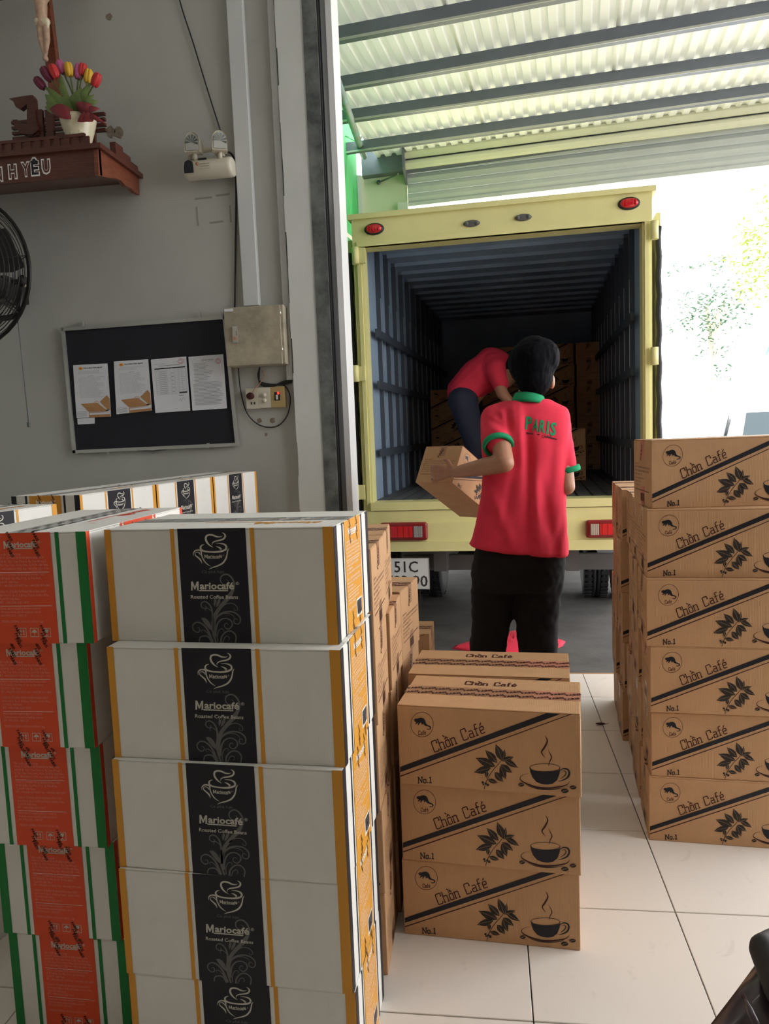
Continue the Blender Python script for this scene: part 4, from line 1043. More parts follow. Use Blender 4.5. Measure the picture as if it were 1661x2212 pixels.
# carved letter and slatted stand
def pixpoly(pts, Y): return [at(x, y, Y) for x, y in pts]
pts = pixpoly([(19,213),(45,208),(70,205),(74,212),(76,250),(84,292),(60,294),(58,282),(58,224),(44,236),(34,231),(28,218)], 3.80)
l = Vector((pts[6].x, 3.8, zs))
cl = empty('carved_ornament', l, 'dark red carved wooden letter-shaped ornament standing on the shelf', 'ornament')
obj('hook_letter', local(MB().prism(pts, (0, .03, 0)), l), m_wood, cl)
obj('carved_wave', local(MB().prism(pixpoly([(26,259),(36,258),(44,266),(58,268),(76,262),(83,280),(70,291),(46,288),(32,275)], 3.79), (0, .03, 0)), l), m_wood, cl)
for k in range(4):
    z = at(50, 300, 3.82).z+.0+k*.026; x0 = at(26, 290, 3.82).x; x1 = at(228, 290, 3.82).x
    obj('slat', local(MB().box((x0, 3.82, z), (x1, 3.84, z+.014)), l), m_wood, cl)
for x in (86, 108, 150, 196):
    a = at(x, 290, 3.81); obj('upright', local(MB().box((a.x-.02, 3.81, zs), (a.x+.02, 3.83, at(x, 236 if x < 120 else 276, 3.81).z)), l), m_wood, cl)
# crucifix
cp = [at(x, y, 3.86) for x, y in ((100, -60), (122, 150), (135, 300))]
cr = empty('crucifix', (cp[2].x, 3.86, zs), 'wooden crucifix with a painted figure standing on the wall shelf', 'crucifix')
tp_ = at(88, -45, 3.86); bt = at(123, 245, 3.86)
d = (tp_-bt).normalized(); n_ = Vector((d.z, 0, -d.x))*.03
obj('cross_post', local(MB().prism([bt-n_, bt+n_, tp_+d*.35+n_, tp_+d*.35-n_], (0, .035, 0)), cr.location), m_woodl, cr)
ab = at(40, 3, 3.86)+Vector((0, 0, .06)); 
obj('cross_bar', local(MB().prism([ab-n_*9-d*.022+Vector((.02,0,0)), ab+n_*12-d*.022, ab+n_*12+d*.022, ab-n_*9+d*.022+Vector((.02,0,0))], (0, .03, 0)), cr.location), m_woodl, cr)
def cpx(x, y, dy=0): return at(x, y, 3.83+dy)
cf = MB()
cf.cap(cpx(88, 10), .032, cpx(90, 38), .027); cf.cap(cpx(90, 38), .028, cpx(92, 52), .033)
cf.cap(cpx(86, 52), .020, cpx(88, 88, -.02), .014); cf.cap(cpx(88, 88, -.02), .014, cpx(96, 120), .008)
cf.cap(cpx(98, 52), .020, cpx(102, 86, -.02), .015); cf.cap(cpx(102, 86, -.02), .015, cpx(99, 120), .008); cf.ell(cpx(98, 126, -.01), (.014, .018, .016))
cf.cap(cpx(86, 2), .022, cpx(62, -14), .014); cf.cap(cpx(62, -14), .014, cpx(30, -24), .009); cf.cap(cpx(92, 2), .022, cpx(112, -18), .014); cf.cap(cpx(112, -18), .014, cpx(146, -34), .009)
cf.cap(cpx(88, 0), .02, cpx(87, -18), .014); cf.ell(cpx(86, -32), (.026, .028, .034))
obj('corpus_figure', bake(local(cf, cr.location), m_figure, .0045, 2), parent=cr)
lc = MB(); lc.cap(cpx(83, 48, -.01), .022, cpx(100, 47, -.01), .020); lc.cap(cpx(102, 50, -.012), .012, cpx(103, 60, -.012), .006)
obj('loincloth', bake(local(lc, cr.location), m_ivory, .004, 1), parent=cr)
# vase and artificial tulips
vy = fy+.135; vb = at(186, 312, vy); vt = at(172, 255, vy)
vs_ = empty('flower_vase', (vb.x-.02, vy, zs), 'cream embossed vase of artificial tulips with wine red ribbon on the shelf', 'vase')
vh = vt.z-zs; Vp = MB().lathe([(.035, 0), (.042, .006), (.055, vh*.35), (.078, vh*.75), (.086, vh*.93), (.083, vh), (.072, vh*.97), (.06, vh*.7)], 32, Matrix.Translation((-.012, 0, 0)))
vo = obj('vase_body', Vp, m_ivory, vs_)
random.seed(9)
for i in range(16):
    a = -PI/2+random.uniform(-1.3, 1.3); z = vh*random.uniform(.35, .85); r = .040+.04*z/vh
    c = Vector((-.012+r*math.cos(a), r*math.sin(a), z)); rot = Matrix.Rotation(a, 3, 'Z') @ Matrix.Rotation(random.uniform(-1, 1), 3, 'X')
    obj('embossed_petal', MB().ell(c, (.006, .009, .014), rot, 10, 6), m_ivory, vo)
C3 = dict(red=M('tulip red', (.55, .03, .03), .5), pink=M('tulip pink', (.55, .13, .30), .5), yellow=M('tulip yellow', (.70, .42, .03), .5), purple=M('tulip purple', (.15, .015, .045), .5))
for i, (x, y, c, s_) in enumerate(((90, 184, 'purple', 1), (104, 165, 'purple', 1.1), (119, 160, 'red', 1), (134, 150, 'pink', 1), (150, 156, 'yellow', 1), (170, 160, 'pink', 1.15), (178, 156, 'red', .9), (190, 170, 'yellow', 1), (206, 178, 'red', 1))):
    p = at(x, y, vy+random.uniform(-.04, .05))-vs_.location; b_ = Vector((-.01+random.uniform(-.02, .02), 0, vh*.9)); tip = p-b_
    st = obj('tulip', MB().tube(catmull([tuple(b_), tuple(b_+tip*.5+Vector((0, 0, .02))), tuple(p)], 4), .004, 6), m_leafg, vs_, label=f'{c} tulip')
    rot = tip.normalized().to_track_quat('Z', 'Y').to_matrix()
    for k in range(5):
        an = 2*PI*k/5; off = rot @ Vector((.010*math.cos(an), .010*math.sin(an), .012))
        obj('petal', MB().ell(p+off, (.013*s_, .013*s_, .034*s_), rot, 10, 8), C3[c], st)
def bleaf(b_, t, w, nm='leaf', mat=None, par=None):
    b_ = Vector(b_); t = Vector(t); d = t-b_; sd = d.cross(Vector((0, 1, 0))).normalized(); mb = MB(); vs = []
    for k in range(7):
        f = k/6; ww = w*math.sin(PI*min(f*.9+.08, 1))**.8; c = b_+d*f+Vector((0, -.03*math.sin(PI*f), .0)); vs += [c-sd*ww, c+Vector((0, -.006, 0)), c+sd*ww]
    fs = [(3*k+j, 3*k+j+1, 3*k+j+4, 3*k+j+3) for k in range(6) for j in range(2)]
    mb.add(vs, fs, 0, True); return obj(nm, mb.mesh(nm, mat or m_leafg, fix=False), parent=par or vs_)
for x0, y0, x1, y1, w in ((160,250,131,160,.018),(165,250,100,188,.02),(150,250,98,205,.024),(168,250,176,190,.024),(175,250,196,180,.022),(182,250,203,205,.02),(150,250,100,222,.03),(160,250,137,205,.034),(170,248,168,200,.034),(178,250,212,218,.022),(150,252,98,232,.022)):
    bleaf(at(x0, y0, vy)-vs_.location, at(x1, y1, vy-.03)-vs_.location, w)
for x0, y0, x1, y1, w in ((168,252,108,236,.030),(172,254,122,250,.022),(178,250,185,222,.03),(180,250,202,262,.026),(182,252,198,225,.024),(186,250,222,262,.012),(190,252,230,268,.009),(186,250,216,235,.016),(176,252,188,262,.03)):
    bleaf(at(x0, y0, vy-.05)-vs_.location, at(x1, y1, vy-.08)-vs_.location, w, 'ribbon', m_ribbon)
# ---- wall fan
fc = at(-78, 590, 3.45); fn = empty('wall_fan', fc, 'black metal wall fan with wire guard at the left edge of the photo', 'fan')
yaw = D(-4); fm = Matrix.Rotation(yaw, 4, 'Z') @ Matrix.Rotation(PI/2, 4, 'X')   # local z -> facing direction
Rf = at(0, 455, 3.45).z-fc.z; Rf = .355
gd = MB()
for k in range(17):
    r = Rf*(.12+.88*k/16); zz = .075*math.cos(PI/2*(k/16)**1.5)
    for sg in (1, -1):
        gd.tube([fm @ Vector((r*math.cos(2*PI*j/40), r*math.sin(2*PI*j/40), sg*zz)) for j in range(41)], .0022 if k < 16 else .009, 5, cap=False)
for k in range(8):
    a = 2*PI*k/8+.15
    for sg in (1, -1): gd.tube([fm @ Vector((Rf*f*math.cos(a), Rf*f*math.sin(a), sg*.079*math.cos(PI/2*f**1.5))) for f in (.05, .3, .5, .7, .85, 1)], .003, 5)
obj('wire_guard', gd, m_blackmetal, fn)
for k in range(3):
    a = 2*PI*k/3+.3; pr = []
    for f, w0, w1 in ((.12, -.25, .25), (.4, -.35, .45), (.7, -.35, .42), (.9, -.28, .30)):
        pr.append((fm @ Vector((Rf*f*math.cos(a+w0), Rf*f*math.sin(a+w0), -.02)), fm @ Vector((Rf*f*math.cos(a+w1), Rf*f*math.sin(a+w1), .025))))
    mb = MB(); mb.add([v for p in pr for v in p], [(2*i, 2*i+1, 2*i+3, 2*i+2) for i in range(3)]); obj('blade', mb.mesh('blade', m_blackmetal, fix=False), parent=fn)
obj('motor', MB().lathe([(.03, .03), (.06, .02), (.075, -.05), (.07, -.16), (.03, -.19)], 24, fm), m_blackmetal, fn)
k1 = at(50, 608, 3.45)-fc; obj('clamp_knob', MB().ell(k1, (.022, .03, .03)).tube([k1, k1+Vector((-.05, 0, 0))], .012, 8), m_blackmetal, fn)
yk = [at(x, y, 3.45)-fc for x, y in ((48, 612), (42, 650), (40, 672), (28, 684), (0, 688), (-60, 690), (-160, 690), (-200, 660), (-208, 610))]
obj('yoke', MB().tube(catmull([tuple(p) for p in yk], 3), .014, 8), m_blackmetal, fn)
obj('wall_mount', MB().box((-.14, .35, -.06), (-.02, WY-fc.y, .06)).tube([(0, .1, 0), (0, .3, 0)], .03, 12), m_blackmetal, fn)
obj('catch', MB().box(at(46, 622, 3.46)-fc, at(55, 612, 3.44)-fc), m_ivory, fn)
pc = at(62, 918, 3.45)-fc; obj('pull_cord', MB().tube([at(38, 688, 3.45)-fc, at(50, 800, 3.45)-fc, pc], .0022, 5).box(pc-Vector((.006, .006, .01)), pc+Vector((.006, .006, .012))), m_steel, fn)

# ================================================================== PEOPLE
MY = 3.65
man = empty('person', at(1118, 1470, MY)*1.0, 'person in red polo shirt with green collar and black trousers, back turned, holding a carton', 'person')
man.location.z = 0; mo = man.location.copy()
def Q(x, y, dy=0): return at(x, y, MY+dy)-mo
pm = FPX/MY*.985
body = MB()
hc = Q(1150, 800, .01)
body.ell(hc, (.074, .092, .10)); body.ell(hc+Vector((-.005, .04, -.05)), (.055, .06, .06)); body.cap(Q(1148, 830, .0), .055, Q(1142, 880, -.01), .06)
fwd = Vector((-.25, .97, 0)).normalized()
body.cap(hc+fwd*.085+Vector((0, 0, .0)), .012, hc+fwd*.108+Vector((0, 0, -.028)), .015)
earR = hc+Vector((.076, .012, -.012)); body.ell(earR, (.012, .022, .032)); body.ell(hc+Vector((-.078, -.004, -.012)), (.012, .022, .032))
for s_ in (-1, 1): body.ell(hc+fwd*.078+fwd.cross(Vector((0, 0, 1)))*.032*s_+Vector((0, 0, .012)), (.017, .014, .012))
body.ell(hc+fwd*.082+Vector((0, 0, -.055)), (.024, .014, .010))
# torso core, arms, legs
body.cap(Q(1138, 895), .09, Q(1128, 1080), .10); body.cap(Q(1095, 1180), .09, Q(1150, 1185), .09)
sL, eL, wL = Q(1072, 905, -.03), Q(1090, 1000, -.19), Q(985, 1020, .02)
body.cap(Q(1138, 900), .05, sL, .046); body.cap(sL, .046, eL, .043); body.cap(eL, .044, eL.lerp(wL, .35), .043); body.cap(eL.lerp(wL, .35), .043, wL, .028)
sR, eR, wR = Q(1208, 915), Q(1225, 1052, -.03), Q(1140, 1035, .30)
body.cap(Q(1142, 902), .05, sR, .045); body.cap(sR, .045, eR, .037); body.cap(eR, .037, wR, .027)
# hands with separate fingers
def hand(mb, w, dirv, nrm, s=1.0, curl=.6, thumb=1):
    """w wrist, dirv towards the finger tips, nrm palm normal (facing what is held)"""
    d = dirv.normalized(); n = (nrm-d*nrm.dot(d)).normalized(); sdv = d.cross(n)
    for k in range(4): mb.cap(w+d*.01*s, .018*s, w+d*.085*s+sdv*(k-1.5)*.018*s, .012*s)
    for k, L_ in enumerate((.068, .078, .074, .058)):
        b_ = w+d*.088*s+sdv*(k-1.5)*.021*s; a = d
        for j in range(3):
            an = curl*(.5+j*.8); dd = (d*math.cos(an)+n*math.sin(an)).normalized(); e = b_+dd*L_*s*(.42, .33, .25)[j]
            mb.cap(b_, (.0098, .0088, .0080)[j]*s, e, (.0088, .0080, .0070)[j]*s); b_ = e
    b_ = w+d*.025*s-sdv*.022*s*thumb; m_ = b_+(d*.5-sdv*thumb*.8+n*.3).normalized()*.04*s; mb.cap(b_, .0125*s, m_, .0105*s); mb.cap(m_, .0105*s, m_+(d*.9+n*.5-sdv*thumb*.2).normalized()*.032*s, .0085*s)
hand(body, wL, Vector((-.9, .42, -.02)), Vector((.35, .9, .05)), 1.0, .35, 1)
hand(body, wR, Vector((-.5, .8, 0)), Vector((-.6, -.2, .1)), 1.0, .5, -1)
hipL, hipR = Q(1072, 1200), Q(1168, 1200); kL, kR = Q(1058, 1320, .02), Q(1162, 1320, .02)
aL, aR = Vector((Q(1050, 1400).x, .02, .09)), Vector((Q(1166, 1400).x, .0, .09))
for h_, k_, a2 in ((hipL, kL, aL), (hipR, kR, aR)): body.cap(h_, .085, k_, .055); body.cap(k_, .055, a2, .036); body.cap(a2, .036, a2+Vector((0, .0, -.04)), .036)
obj('body', bake(body, m_skin, .0058, 2), parent=man)
for s_ in (-1, 1):
    ec_ = hc+fwd*.086+fwd.cross(Vector((0, 0, 1)))*.032*s_+Vector((0, 0, .012)); obj('eye', MB().ell(ec_, (.011, .009, .008)), m_whiteink, man)
    obj('brow', MB().cap(ec_+Vector((-.014, .006, .02)), .0035, ec_+Vector((.014, .006, .02)), .0035), m_hair, man)
# hair cap
hm = MB(); hh = Q(1152, 788, -.005)
hm.ell(hh+Vector((0, -.005, .012)), (.105, .108, .120)); hm.ell(hh+Vector((.0, -.022, -.055)), (.087, .078, .098)); hm.ell(hh+Vector((.03, .0, .03)), (.092, .10, .092)); hm.ell(hh+Vector((-.035, .01, .01)), (.082, .095, .10))
hme = bake(hm, m_hair, .009, 3)
for v in hme.vertices:
    nz_ = noise.noise(Vector(v.co)*14); n3 = noise.noise(Vector((v.co.x*110, v.co.y*110, v.co.z*16)))
    v.co += v.normal*(nz_*.004+n3*.0045)
    if v.co.y > hc.y+.03 and v.co.z < hc.z+.045: v.co.y = hc.y+.03+(v.co.y-hc.y-.03)*.1; v.co.x = hc.x+(v.co.x-hc.x)*.86
obj('hair', hme, parent=man)
for s_ in (1,): obj('ear', MB().ell(Q(1192, 824, -.012), (.014, .024, .034)), m_skin, man)
# polo shirt
def ring(cx, y, hw, depth, dy=0, tilt=0, n=28):
    c = Q(cx, y, dy); w = hw/pm; out = []
    for k in range(n):
        a = 2*PI*k/n; e = .82
        ca, sa = math.cos(a), math.sin(a)
        out.append(c+Vector((w*math.copysign(abs(ca)**e, ca), depth*math.copysign(abs(sa)**e, sa), tilt*ca)))
    return out
sm_ = MB()
sm_.loft([ring(1142, 864, 42, .075), ring(1140, 875, 62, .09), ring(1137, 886, 84, .10), ring(1134, 905, 93, .115), ring(1134, 945, 92, .125), ring(1134, 1000, 88, .125), ring(1131, 1050, 87, .125), ring(1127, 1105, 92, .13), ring(1122, 1160, 100, .14), ring(1120, 1186, 105, .145, tilt=-.03), ring(1120, 1190, 100, .14, tilt=-.03)])
sm_.cap(Q(1098, 893), .062, Q(1068, 905), .068); sm_.cap(Q(1070, 905, -.01), .068, Q(1076, 950, -.10), .070)
sm_.cap(Q(1190, 903), .058, Q(1207, 922), .060); sm_.cap(Q(1203, 920), .062, Q(1222, 1002, -.01), .050)
sme = bake(sm_, m_shirt, .009, 4)
def seg(p, a, b_):
    ab_ = b_-a; t = max(0, min(1, (p-a).dot(ab_)/ab_.length_squared)); return (p-(a+ab_*t)).length, t
folds = [((1105,872),(1112,960),.012,.016),((1120,872),(1125,1000),.012,.012),((1136,905),(1140,1040),-.014,.014),((1142,960),(1138,1190),-.016,.018),((1150,1010),(1160,1190),.013,.018),((1095,890),(1098,960),-.012,.010),
         ((1080,885),(1100,935),.010,.010),((1060,1060),(1110,1180),.012,.022),((1190,940),(1175,1120),-.008,.022),((1215,1110),(1190,1200),-.012,.018),((1168,1040),(1195,1190),-.012,.018),((1112,1000),(1082,1150),-.010,.018),((1050,905),(1090,925),-.008,.008),((1060,925),(1100,940),.008,.008)]
fl_ = [(Q(*a), Q(*b_), amp, wd) for a, b_, amp, wd in folds]
for v in sme.vertices:
    if v.normal.y > .35: continue
    dsum = 0
    for a, b_, amp, wd in fl_:
        p = v.co.copy(); p.y = 0; a0 = a.copy(); a0.y = 0; b0 = b_.copy(); b0.y = 0
        d_, t_ = seg(p, a0, b0); dsum += 1.25*amp*math.exp(-(d_/(wd*1.25))**2)*max(0, math.sin(PI*(.06+.88*t_)))**.6 if d_ < wd*3 else 0
    v.co += Vector((0, -dsum, 0))*max(0, min(1, .4-v.normal.y))+v.normal*.003*noise.noise(v.co*14)
bm_s = bmesh.new(); bm_s.from_mesh(sme)
for _ in range(2): bmesh.ops.smooth_vert(bm_s, verts=bm_s.verts, factor=.5, use_axis_x=True, use_axis_y=True, use_axis_z=True)
bm_s.to_mesh(sme); bm_s.free()
shirt = obj('polo_shirt', sme, parent=man)
bvh = BVHTree.FromPolygons([tuple(v.co) for v in sme.vertices], [tuple(p.vertices) for p in sme.polygons])
def onshirt(u, v, h):   # u, v are photo pixels
    o_ = Q(u, v, -.5); d_ = (Q(u, v)-Q(u, v, -.5)).normalized(); hit = bvh.ray_cast(o_, d_)
    return tuple((hit[0] if hit[0] else Q(u, v))-d_*(.0015+h))
P = Print(onshirt); P.h = .0005
for ch, x, y, sz in (('P', 1134, 926, 38), ('A', 1149, 930, 36), ('R', 1164, 933, 37), ('I', 1180, 936, 37), ('S', 1187, 939, 38)):
    P.text(ch, x, y, sz, m_shirtg, 1, bold=.03, flip=True, rot=.10, align='l', width=(13.5 if ch != 'I' else 4))
P.stroke([(1137, 935), (1165, 939)], 2.4, m_brown, 1); P.stroke([(1178, 943), (1203, 949)], 2.4, m_brown, 1); P.text('CÀ PHÊ', 1170, 945, 9, m_brown, 1, flip=True, rot=.1, width=22)
P.out('shirt_lettering', shirt, label='green letters across the upper back')
# collar and cuffs
cm = MB(); c0_ = Q(1143, 868, 0)
for r_, (rx, ry_, dz, th_) in enumerate(((.074, .082, 0, .012),)):
    pts = []
    rings = []
    for z_, k_ in ((-.016, 1.12), (.0, 1.08), (.022, .95), (.03, .88), (.026, .84), (.0, .90)):
        rings.append([c0_+Vector((rx*k_*math.cos(2*PI*i/28), ry_*k_*math.sin(2*PI*i/28)-.006, z_+.012*math.sin(2*PI*i/28)*-1+.010*math.cos(2*PI*i/28)*-1)) for i in range(28)])
    n = 28; vs = [p for r in rings for p in r]; m6 = len(rings)
    cm.add(vs, [(i*n+k, i*n+(k+1) % n, ((i+1) % m6)*n+(k+1) % n, ((i+1) % m6)*n+k) for i in range(m6) for k in range(n)], 0, True)
obj('collar', cm, m_shirtg, shirt, label='green collar')
def cuff(c, ax, r, w=.026):
    q_ = ax.to_track_quat('Z', 'Y').to_matrix().to_4x4(); return MB().lathe([(r, -w/2), (r+.003, 0), (r, w/2), (r-.012, w/2), (r-.012, -w/2)], 28, Matrix.Translation(c) @ q_)
obj('cuff', cuff(Q(1076, 962, -.125), (Q(1076, 955, -.12)-Q(1070, 905, -.01)).normalized(), .070), m_shirtg, shirt, label='green sleeve cuff')
obj('cuff', cuff(Q(1228, 1014, -.010), (Q(1225, 1004)-Q(1209, 935)).normalized(), .053), m_shirtg, shirt, label='green sleeve cuff')
# trousers, shoes
tm_ = MB()
tm_.loft([ring(1121, 1172, 92, .125), ring(1121, 1215, 98, .13), ring(1119, 1255, 97, .125), ring(1118, 1272, 90, .11)])
for (cxs, ys, hws) in ((((1072, 1066, 1062, 1060, 1054, 1050), (1215, 1270, 1320, 1352, 1400, 1452), (52, 48, 42, 40, 40, 38))), (((1166, 1163, 1160, 1160, 1162, 1164), (1215, 1270, 1320, 1352, 1400, 1452), (54, 50, 47, 44, 42, 39)))):
    tm_.loft([ring(cx, y, hw, .085-.002*i) for i, (cx, y, hw) in enumerate(zip(cxs, ys, hws))])
tme = bake(tm_, m_trouser, .011, 3)
for v in tme.vertices: v.co += v.normal*(.008*noise.noise(Vector((v.co.x*10, v.co.y*10, v.co.z*16)))+.004*noise.noise(v.co*40)); v.co.z = max(v.co.z, .035)
obj('trousers', tme, parent=man)
for a2 in (aL, aR):
    s_ = MB(); s_.ell((a2.x, a2.y-.03, .045), (.045, .06, .045)); s_.cap((a2.x, a2.y, .045), .044, (a2.x, a2.y+.15, .036), .036); me = bake(s_, m_dark, .008, 2)
    for v in me.vertices: v.co.z = max(v.co.z, .0)
    obj('shoe', me, parent=man)
# carton in his hands
e3 = Vector((.40, .62, -.42)).normalized(); e1 = Vector((.84, -.54, 0)); e1 = (e1-e3*e1.dot(e3)).normalized(); e2 = e3.cross(e1)
if e2.z < 0: e2 = -e2
# carton local x (length) = e3, local y (width) = -e1 (left end face towards camera shows u = W-y), local z = e2
X_, Z_ = e3, e2; Y_ = Z_.cross(X_)
if Y_.dot(e1) > 0: pass
m3 = Matrix((X_, Y_, Z_)).transposed()
o = place('kraft', 0, 0, 0, 0, 'brown carton held tilted by the person in the red shirt', 'held cartons'); del o['group']
corner = at(897, 1042, 3.86)
# left end face corners are local (0, 0..KW, 0..KH); the camera-left one is the one with smaller world x
y_off = KW if (m3 @ Vector((0, KW, 0))).x < 0 else 0
o.matrix_world = Matrix.Translation(corner-m3 @ Vector((0, y_off, 0))) @ m3.to_4x4()

# second person, inside the truck
M2 = 5.75
m2 = empty('person', (0, 0, 0), 'person in red shirt and dark jeans bending inside the dark truck body', 'person')
fl_z = trk.location.z+SILL
p0 = at(1005, 900, M2); m2.location = (p0.x, M2, fl_z); m2o = m2.location.copy()
def Q2(x, y, dy=0): return at(x, y, M2+dy)-m2o
bb = MB(); hd2 = Q2(1092, 806, -.02)
bb.ell(hd2, (.085, .078, .105)); bb.cap(hd2+Vector((-.02, 0, -.03)), .05, Q2(1066, 800), .055); bb.cap(Q2(1060, 795), .10, Q2(1005, 858), .11)
bb.ell(hd2+Vector((.075, 0, -.02)), (.02, .014, .016)); bb.ell(hd2+Vector((.01, -.078, 0)), (.02, .01, .03))
for s_ in (-1, 1):
    hp = Q2(1000, 872, .09*s_); kn = Vector((Q2(1030, 900).x, .10*s_, .28)); an = Vector((Q2(990, 900).x, .10*s_, .06))
    bb.cap(hp, .088, kn, .06); bb.cap(kn, .058, an, .04); bb.cap(an, .035, an+Vector((.14, 0, -.02)), .03)
    sh2 = Q2(1068, 790, .14*s_); el2 = Q2(1085, 850, .17*s_-.05); wr2 = Q2(1112, 880, .10*s_-.10); bb.cap(sh2, .055, el2, .042); bb.cap(el2, .042, wr2, .028); hand(bb, wr2, Vector((.5, -.3, -.5)), Vector((0, -.6*s_, -.3)), 1, .5, s_)
bb.cap(Q2(1000, 872, -.08), .095, Q2(1000, 872, .08), .095)
obj('body', bake(bb, m_skin, .008, 2), parent=m2)
h2 = MB(); h2.ell(hd2+Vector((-.012, .0, .022)), (.088, .088, .100)); h2.ell(hd2+Vector((-.03, 0, 0)), (.07, .08, .08)); obj('hair', bake(h2, m_hair, .01, 2), parent=m2)
s2 = MB(); s2.cap(Q2(1064, 790), .135, Q2(1035, 815), .145); s2.cap(Q2(1035, 815), .145, Q2(1000, 846), .125)
for s_ in (-1, 1): s2.cap(Q2(1066, 788, .08*s_), .09, Q2(1070, 800, .14*s_), .075); s2.cap(Q2(1070, 795, .14*s_), .075, Q2(1080, 830, .16*s_-.03), .062)
se2 = bake(s2, m_shirt, .012, 3)
for v in se2.vertices: v.co += v.normal*.012*noise.noise(v.co*9)
obj('shirt', se2, parent=m2)
j2 = MB(); j2.cap(Q2(1000, 866, -.07), .115, Q2(1000, 866, .07), .115)
for s_ in (-1, 1):
    hp = Q2(1002, 876, .09*s_); kn = Vector((Q2(1030, 900).x, .10*s_, .28)); an = Vector((Q2(990, 900).x, .10*s_, .09)); j2.cap(hp, .105, kn, .078); j2.cap(kn, .076, an, .058)
obj('jeans', bake(j2, m_jeans, .012, 2), parent=m2)

# red cloth on the yard behind his feet
rc = MB(); random.seed(21)
def cloth(pix, hgt):
    c = sum((at(x, y, Z=-.03) for x, y in pix), Vector())/len(pix); pts = [at(x, y, Z=-.03) for x, y in pix]; rows = []
    for f, z_ in ((1, 0), (.92, hgt*.55), (.7, hgt*.9), (.4, hgt), (.1, hgt*.92)):
        rows.append([c+(p-c)*f+Vector((0, 0, z_*(1+.25*math.sin(i*1.9+f*3)))) for i, p in enumerate(pts)])
    rc.loft(rows)
cloth([(975,1402),(985,1394),(1010,1388),(1040,1384),(1075,1375),(1095,1366),(1115,1364),(1135,1368),(1160,1376),(1195,1380),(1222,1386),(1215,1396),(1200,1402),(1180,1408),(1100,1412),(1020,1408)], .02)
cl_ = at(1100, 1395, Z=-.03); o = obj('red_cloth', local(rc, cl_), m_shirt, loc=cl_); o['label'] = 'crumpled red cloth lying on the yard behind the worker\'s feet'; o['category'] = 'cloth'
# dry leaf on the tiles
lp = at(1297, 1565, Z=.002); o = obj('dry_leaf', MB().ell((0, 0, .004), (.022, .008, .004), None, 12, 6).tube([(.02, 0, .003), (.035, .006, .003)], .001, 5), m_brown, loc=lp); o['label'] = 'small dark dry leaf lying on a tile joint'; o['category'] = 'leaf'
# ================================================================== MOTORBIKE corner, lower right
bk = empty('motorbike', (.85, .95, 0), 'plum and black motorbike parked at the lower right corner of the photo', 'motorbike')
def K(x, y, Y): return at(x, y, Y)-bk.location
e = [K(1480, 2290, 1.0), K(1535, 2212, 1.02), K(1590, 2140, 1.05), K(1640, 2072, 1.1), K(1700, 2010, 1.15)]
tail_ = MB(); rings = []
for i, p in enumerate(e):
    dd = Vector((.62, .18, -.30)); up = Vector((0, -.05, .06)); s_ = [1.2, 1.1, 1.0, .85, .7][i]
    prf = [p, p+Vector((.03, -.02, .012)), p+dd*.25*s_+up*.7, p+dd*.6*s_+up*.8, p+dd*s_, p+dd*s_+Vector((0, .12, -.1)), p+dd*.4*s_+Vector((0, .12, -.12)), p+Vector((.02, .05, -.06))]
    rings.append(prf)
obj('side_fairing', MB().loft(rings), m_bike, bk)
sa, sb = K(1583, 2140, .97), K(1612, 2205, .93)
obj('chrome_trim', MB().tube([K(1606, 2150, 1.0), K(1622, 2185, .98), K(1640, 2230, .96)], [.003, .005, .005], 8), m_bike, bk)
seat = MB(); seat.cap(K(1652, 2052, 1.08), .022, K(1700, 2140, 1.02), .03); seat.cap(K(1652, 2052, 1.08), .022, K(1720, 2030, 1.25), .03); seat.cap(K(1720, 2030, 1.25), .03, K(1760, 2120, 1.15), .05); seat.cap(K(1700, 2140, 1.02), .03, K(1760, 2120, 1.15), .05)
obj('seat', bake(seat, m_dark, .006, 3), parent=bk)
for dx in (.12, 1.32):
    obj('wheel', MB().lathe([(.20, -.04), (.26, -.05), (.29, 0), (.26, .05), (.20, .04)], 32, Matrix.Translation((.30, -.3+dx*-1.0+.35, .29)) @ Matrix.Rotation(PI/2, 4, 'Y')), m_dark, bk)
obj('frame', MB().tube([(.30, -.07, .29), (.3, -.15, .55), (.28, -.9, .5), (.30, -1.27, .29)], .03, 8).tube([(.3, -.9, .5), (.3, -1.1, .95)], .02, 8), m_iron, bk)

# ================================================================== LAMPS in the room
for i, ((x, y), rz) in enumerate(TUBES):
    t = empty('ceiling_lamp', (x, y, 4.22), ['white twin-tube ceiling lamp above the tiled aisle', 'white twin-tube ceiling lamp above the white carton stacks'][i], 'lamp', 'ceiling tube lamps')
    obj('housing', MB().box((-.62, -.09, .02), (.62, .09, .08)), m_pvc, t)
    for s_ in (-.045, .045): obj('tube', MB().tube([(-.6, s_, 0), (.6, s_, 0)], .014, 10), m_lamp, t)
    li = bpy.data.lights.new('tube_light', 'AREA'); li.shape = 'RECTANGLE'; li.size = 1.2; li.size_y = .16; li.energy = TUBE_POWER; li.color = (1, .96, .90)
    lo = bpy.data.objects.new('tube_light', li); COL.objects.link(lo); lo.parent = t; lo.location = (0, 0, -.03)
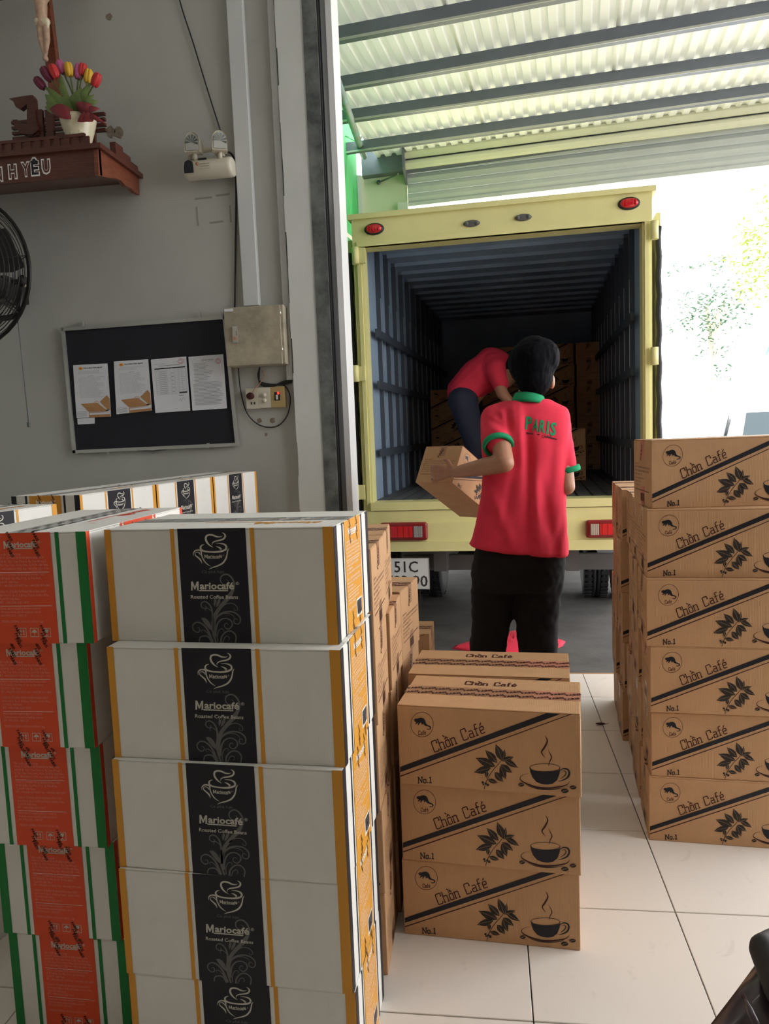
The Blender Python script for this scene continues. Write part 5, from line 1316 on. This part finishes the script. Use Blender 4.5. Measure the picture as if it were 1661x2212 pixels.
# ================================================================== BEYOND THE YARD
def tree(x, y, h, r, mat, label, n, seed):
    random.seed(seed); t = empty('street_tree', (x, y, -.04), label, 'tree', 'trees across the street')
    tb = MB().tube([(0, 0, 0), (.1, 0, h*.4), (-.05, .1, h*.75)], [.14, .1, .05], 8)
    for k in range(7):
        a = random.uniform(0, 6.28); tb.tube([(.05, 0, h*(.35+.05*k)), (math.cos(a)*r*.6, math.sin(a)*r*.6, h*(.5+.06*k))], [.04, .015], 5)
    obj('trunk', tb, m_bark, t)
    mb = MB()
    cl = [(random.gauss(0, r*.45), random.gauss(0, r*.45), h*.72+random.gauss(0, r*.38)) for _ in range(n//14)]
    for i in range(n):
        c = random.choice(cl); p = Vector(c)+Vector((random.gauss(0, .16), random.gauss(0, .16), random.gauss(0, .13)))
        a = Vector((random.uniform(-1, 1), random.uniform(-1, 1), random.uniform(-.6, .4))).normalized(); b_ = a.orthogonal().normalized(); s_ = random.uniform(.05, .10)
        mb.add([p, p+a*s_+b_*s_*.4, p+a*s_*2, p+a*s_-b_*s_*.4], [(0, 1, 2, 3)])
    o = obj('foliage', mb.mesh('foliage', mat, fix=False), parent=t); o['kind'] = 'stuff'
ta = at(1610, 600, 18)
tree(ta.x+1.3, 18.5, 7.0, 1.6, m_ty, 'sunlit yellow-green street tree right of the truck', 1500, 3)
tree(at(1545, 650, 22).x, 22.5, 6.0, 1.25, m_tg, 'small green tree seen between truck and yellow-green tree', 700, 5)
# building with sign
sg = at(1635, 757, 26); bo_ = empty('shop_front', (sg.x, 26, -.04), 'pale overexposed shop front across the street with PARIS lettering', 'building'); bo_['label'] = 'pale sunlit shop front across the street with blue lettering'
obj('facade', MB().box((-6, 0, 0), (9, .4, 3.2)), m_wallw, bo_)
P = Print(lambda u, v, h: (u, -.005-h*4, v)); P.text('P', at(1613, 765, 26).x-sg.x, at(1613, 765, 26).z+.04, .36, M('faded grey sign', (.7, .8, .82), .7), 1, bold=.02)
P.text('ARIS', at(1652, 765, 26).x-sg.x, at(1652, 765, 26).z+.04, .38, M('cyan sign', (.1, .62, .66), .7), 1, bold=.04)
P.out('sign_lettering', bo_)
obj('awning', MB().prism([(-1.0, -.02, 1.2), (3, -.02, 1.2), (3, -.7, 1.05), (-1.0, -.7, 1.05)], (0, 0, .03)), M('pale blue awning', (.6, .78, .85), .7), bo_)
# cars behind the right stack
def car(px, py, Y, label, col, rz=0, s=1.0, m_glass=m_glass):
    p = at(px, py, Y); t = empty('parked_car', (p.x, Y, -.04), label, 'car', rz=rz)
    b_ = MB(); prof_ = [(-.9, .35), (-.92, .75), (-.88, .95), (.88, .95), (.92, .75), (.9, .35)]
    rings = [[(x*sx, y, z*sz) for x, z in prof_] for y, sx, sz in ((0, .9, .95), (.1, 1, 1), (3.9, 1, 1), (4.1, .88, .9))]
    obj('car_body', MB().loft([[Vector(q) for q in r] for r in rings], smooth=False), col, t)
    cabp = [(-.80, .95), (-.66, 1.42), (-.5, 1.48), (.5, 1.48), (.66, 1.42), (.80, .95)]
    rings = [[Vector((x*sx, y, .95+(z-.95)*sz)) for x, z in cabp] for y, sx, sz in ((.35, 1, .02), (.75, .95, 1), (2.4, .95, 1), (3.1, 1, .02))]
    cb = obj('cabin', MB().loft(rings, smooth=False), col, t)
    obj('rear_window', MB().prism([(-.62, .37, 1.02), (.62, .37, 1.02), (.52, .655, 1.40), (-.52, .655, 1.40)], (0, -.015, .005)), m_glass, cb)
    for x in (-.78, .78): obj('side_window', MB().prism([(x, .8, 1.0), (x, 2.6, 1.0), (x*.87, 2.3, 1.38), (x*.87, .9, 1.38)], (.01*(1 if x > 0 else -1), 0, 0)), m_glass, cb)
    for x in (-.8, .8):
        for y in (.8, 3.2): obj('wheel', MB().lathe([(.15, -.1), (.3, -.1), (.32, 0), (.3, .1), (.15, .1)], 24, Matrix.Translation((x, y, .32)) @ Matrix.Rotation(PI/2, 4, 'Y')), m_dark, t)
    return t
car(1738, 900, 9.6, 'white car with a dark tinted window parked behind the tall stack', m_white2, D(-8))
car(1500, 930, 14.6, 'overexposed white car parked just right of the truck', m_white2, D(-8), m_glass=M('windscreen painted pale with glare', (.35, .38, .40), .3, spec=.2))  # glare of the overexposed glass is painted into its base colour
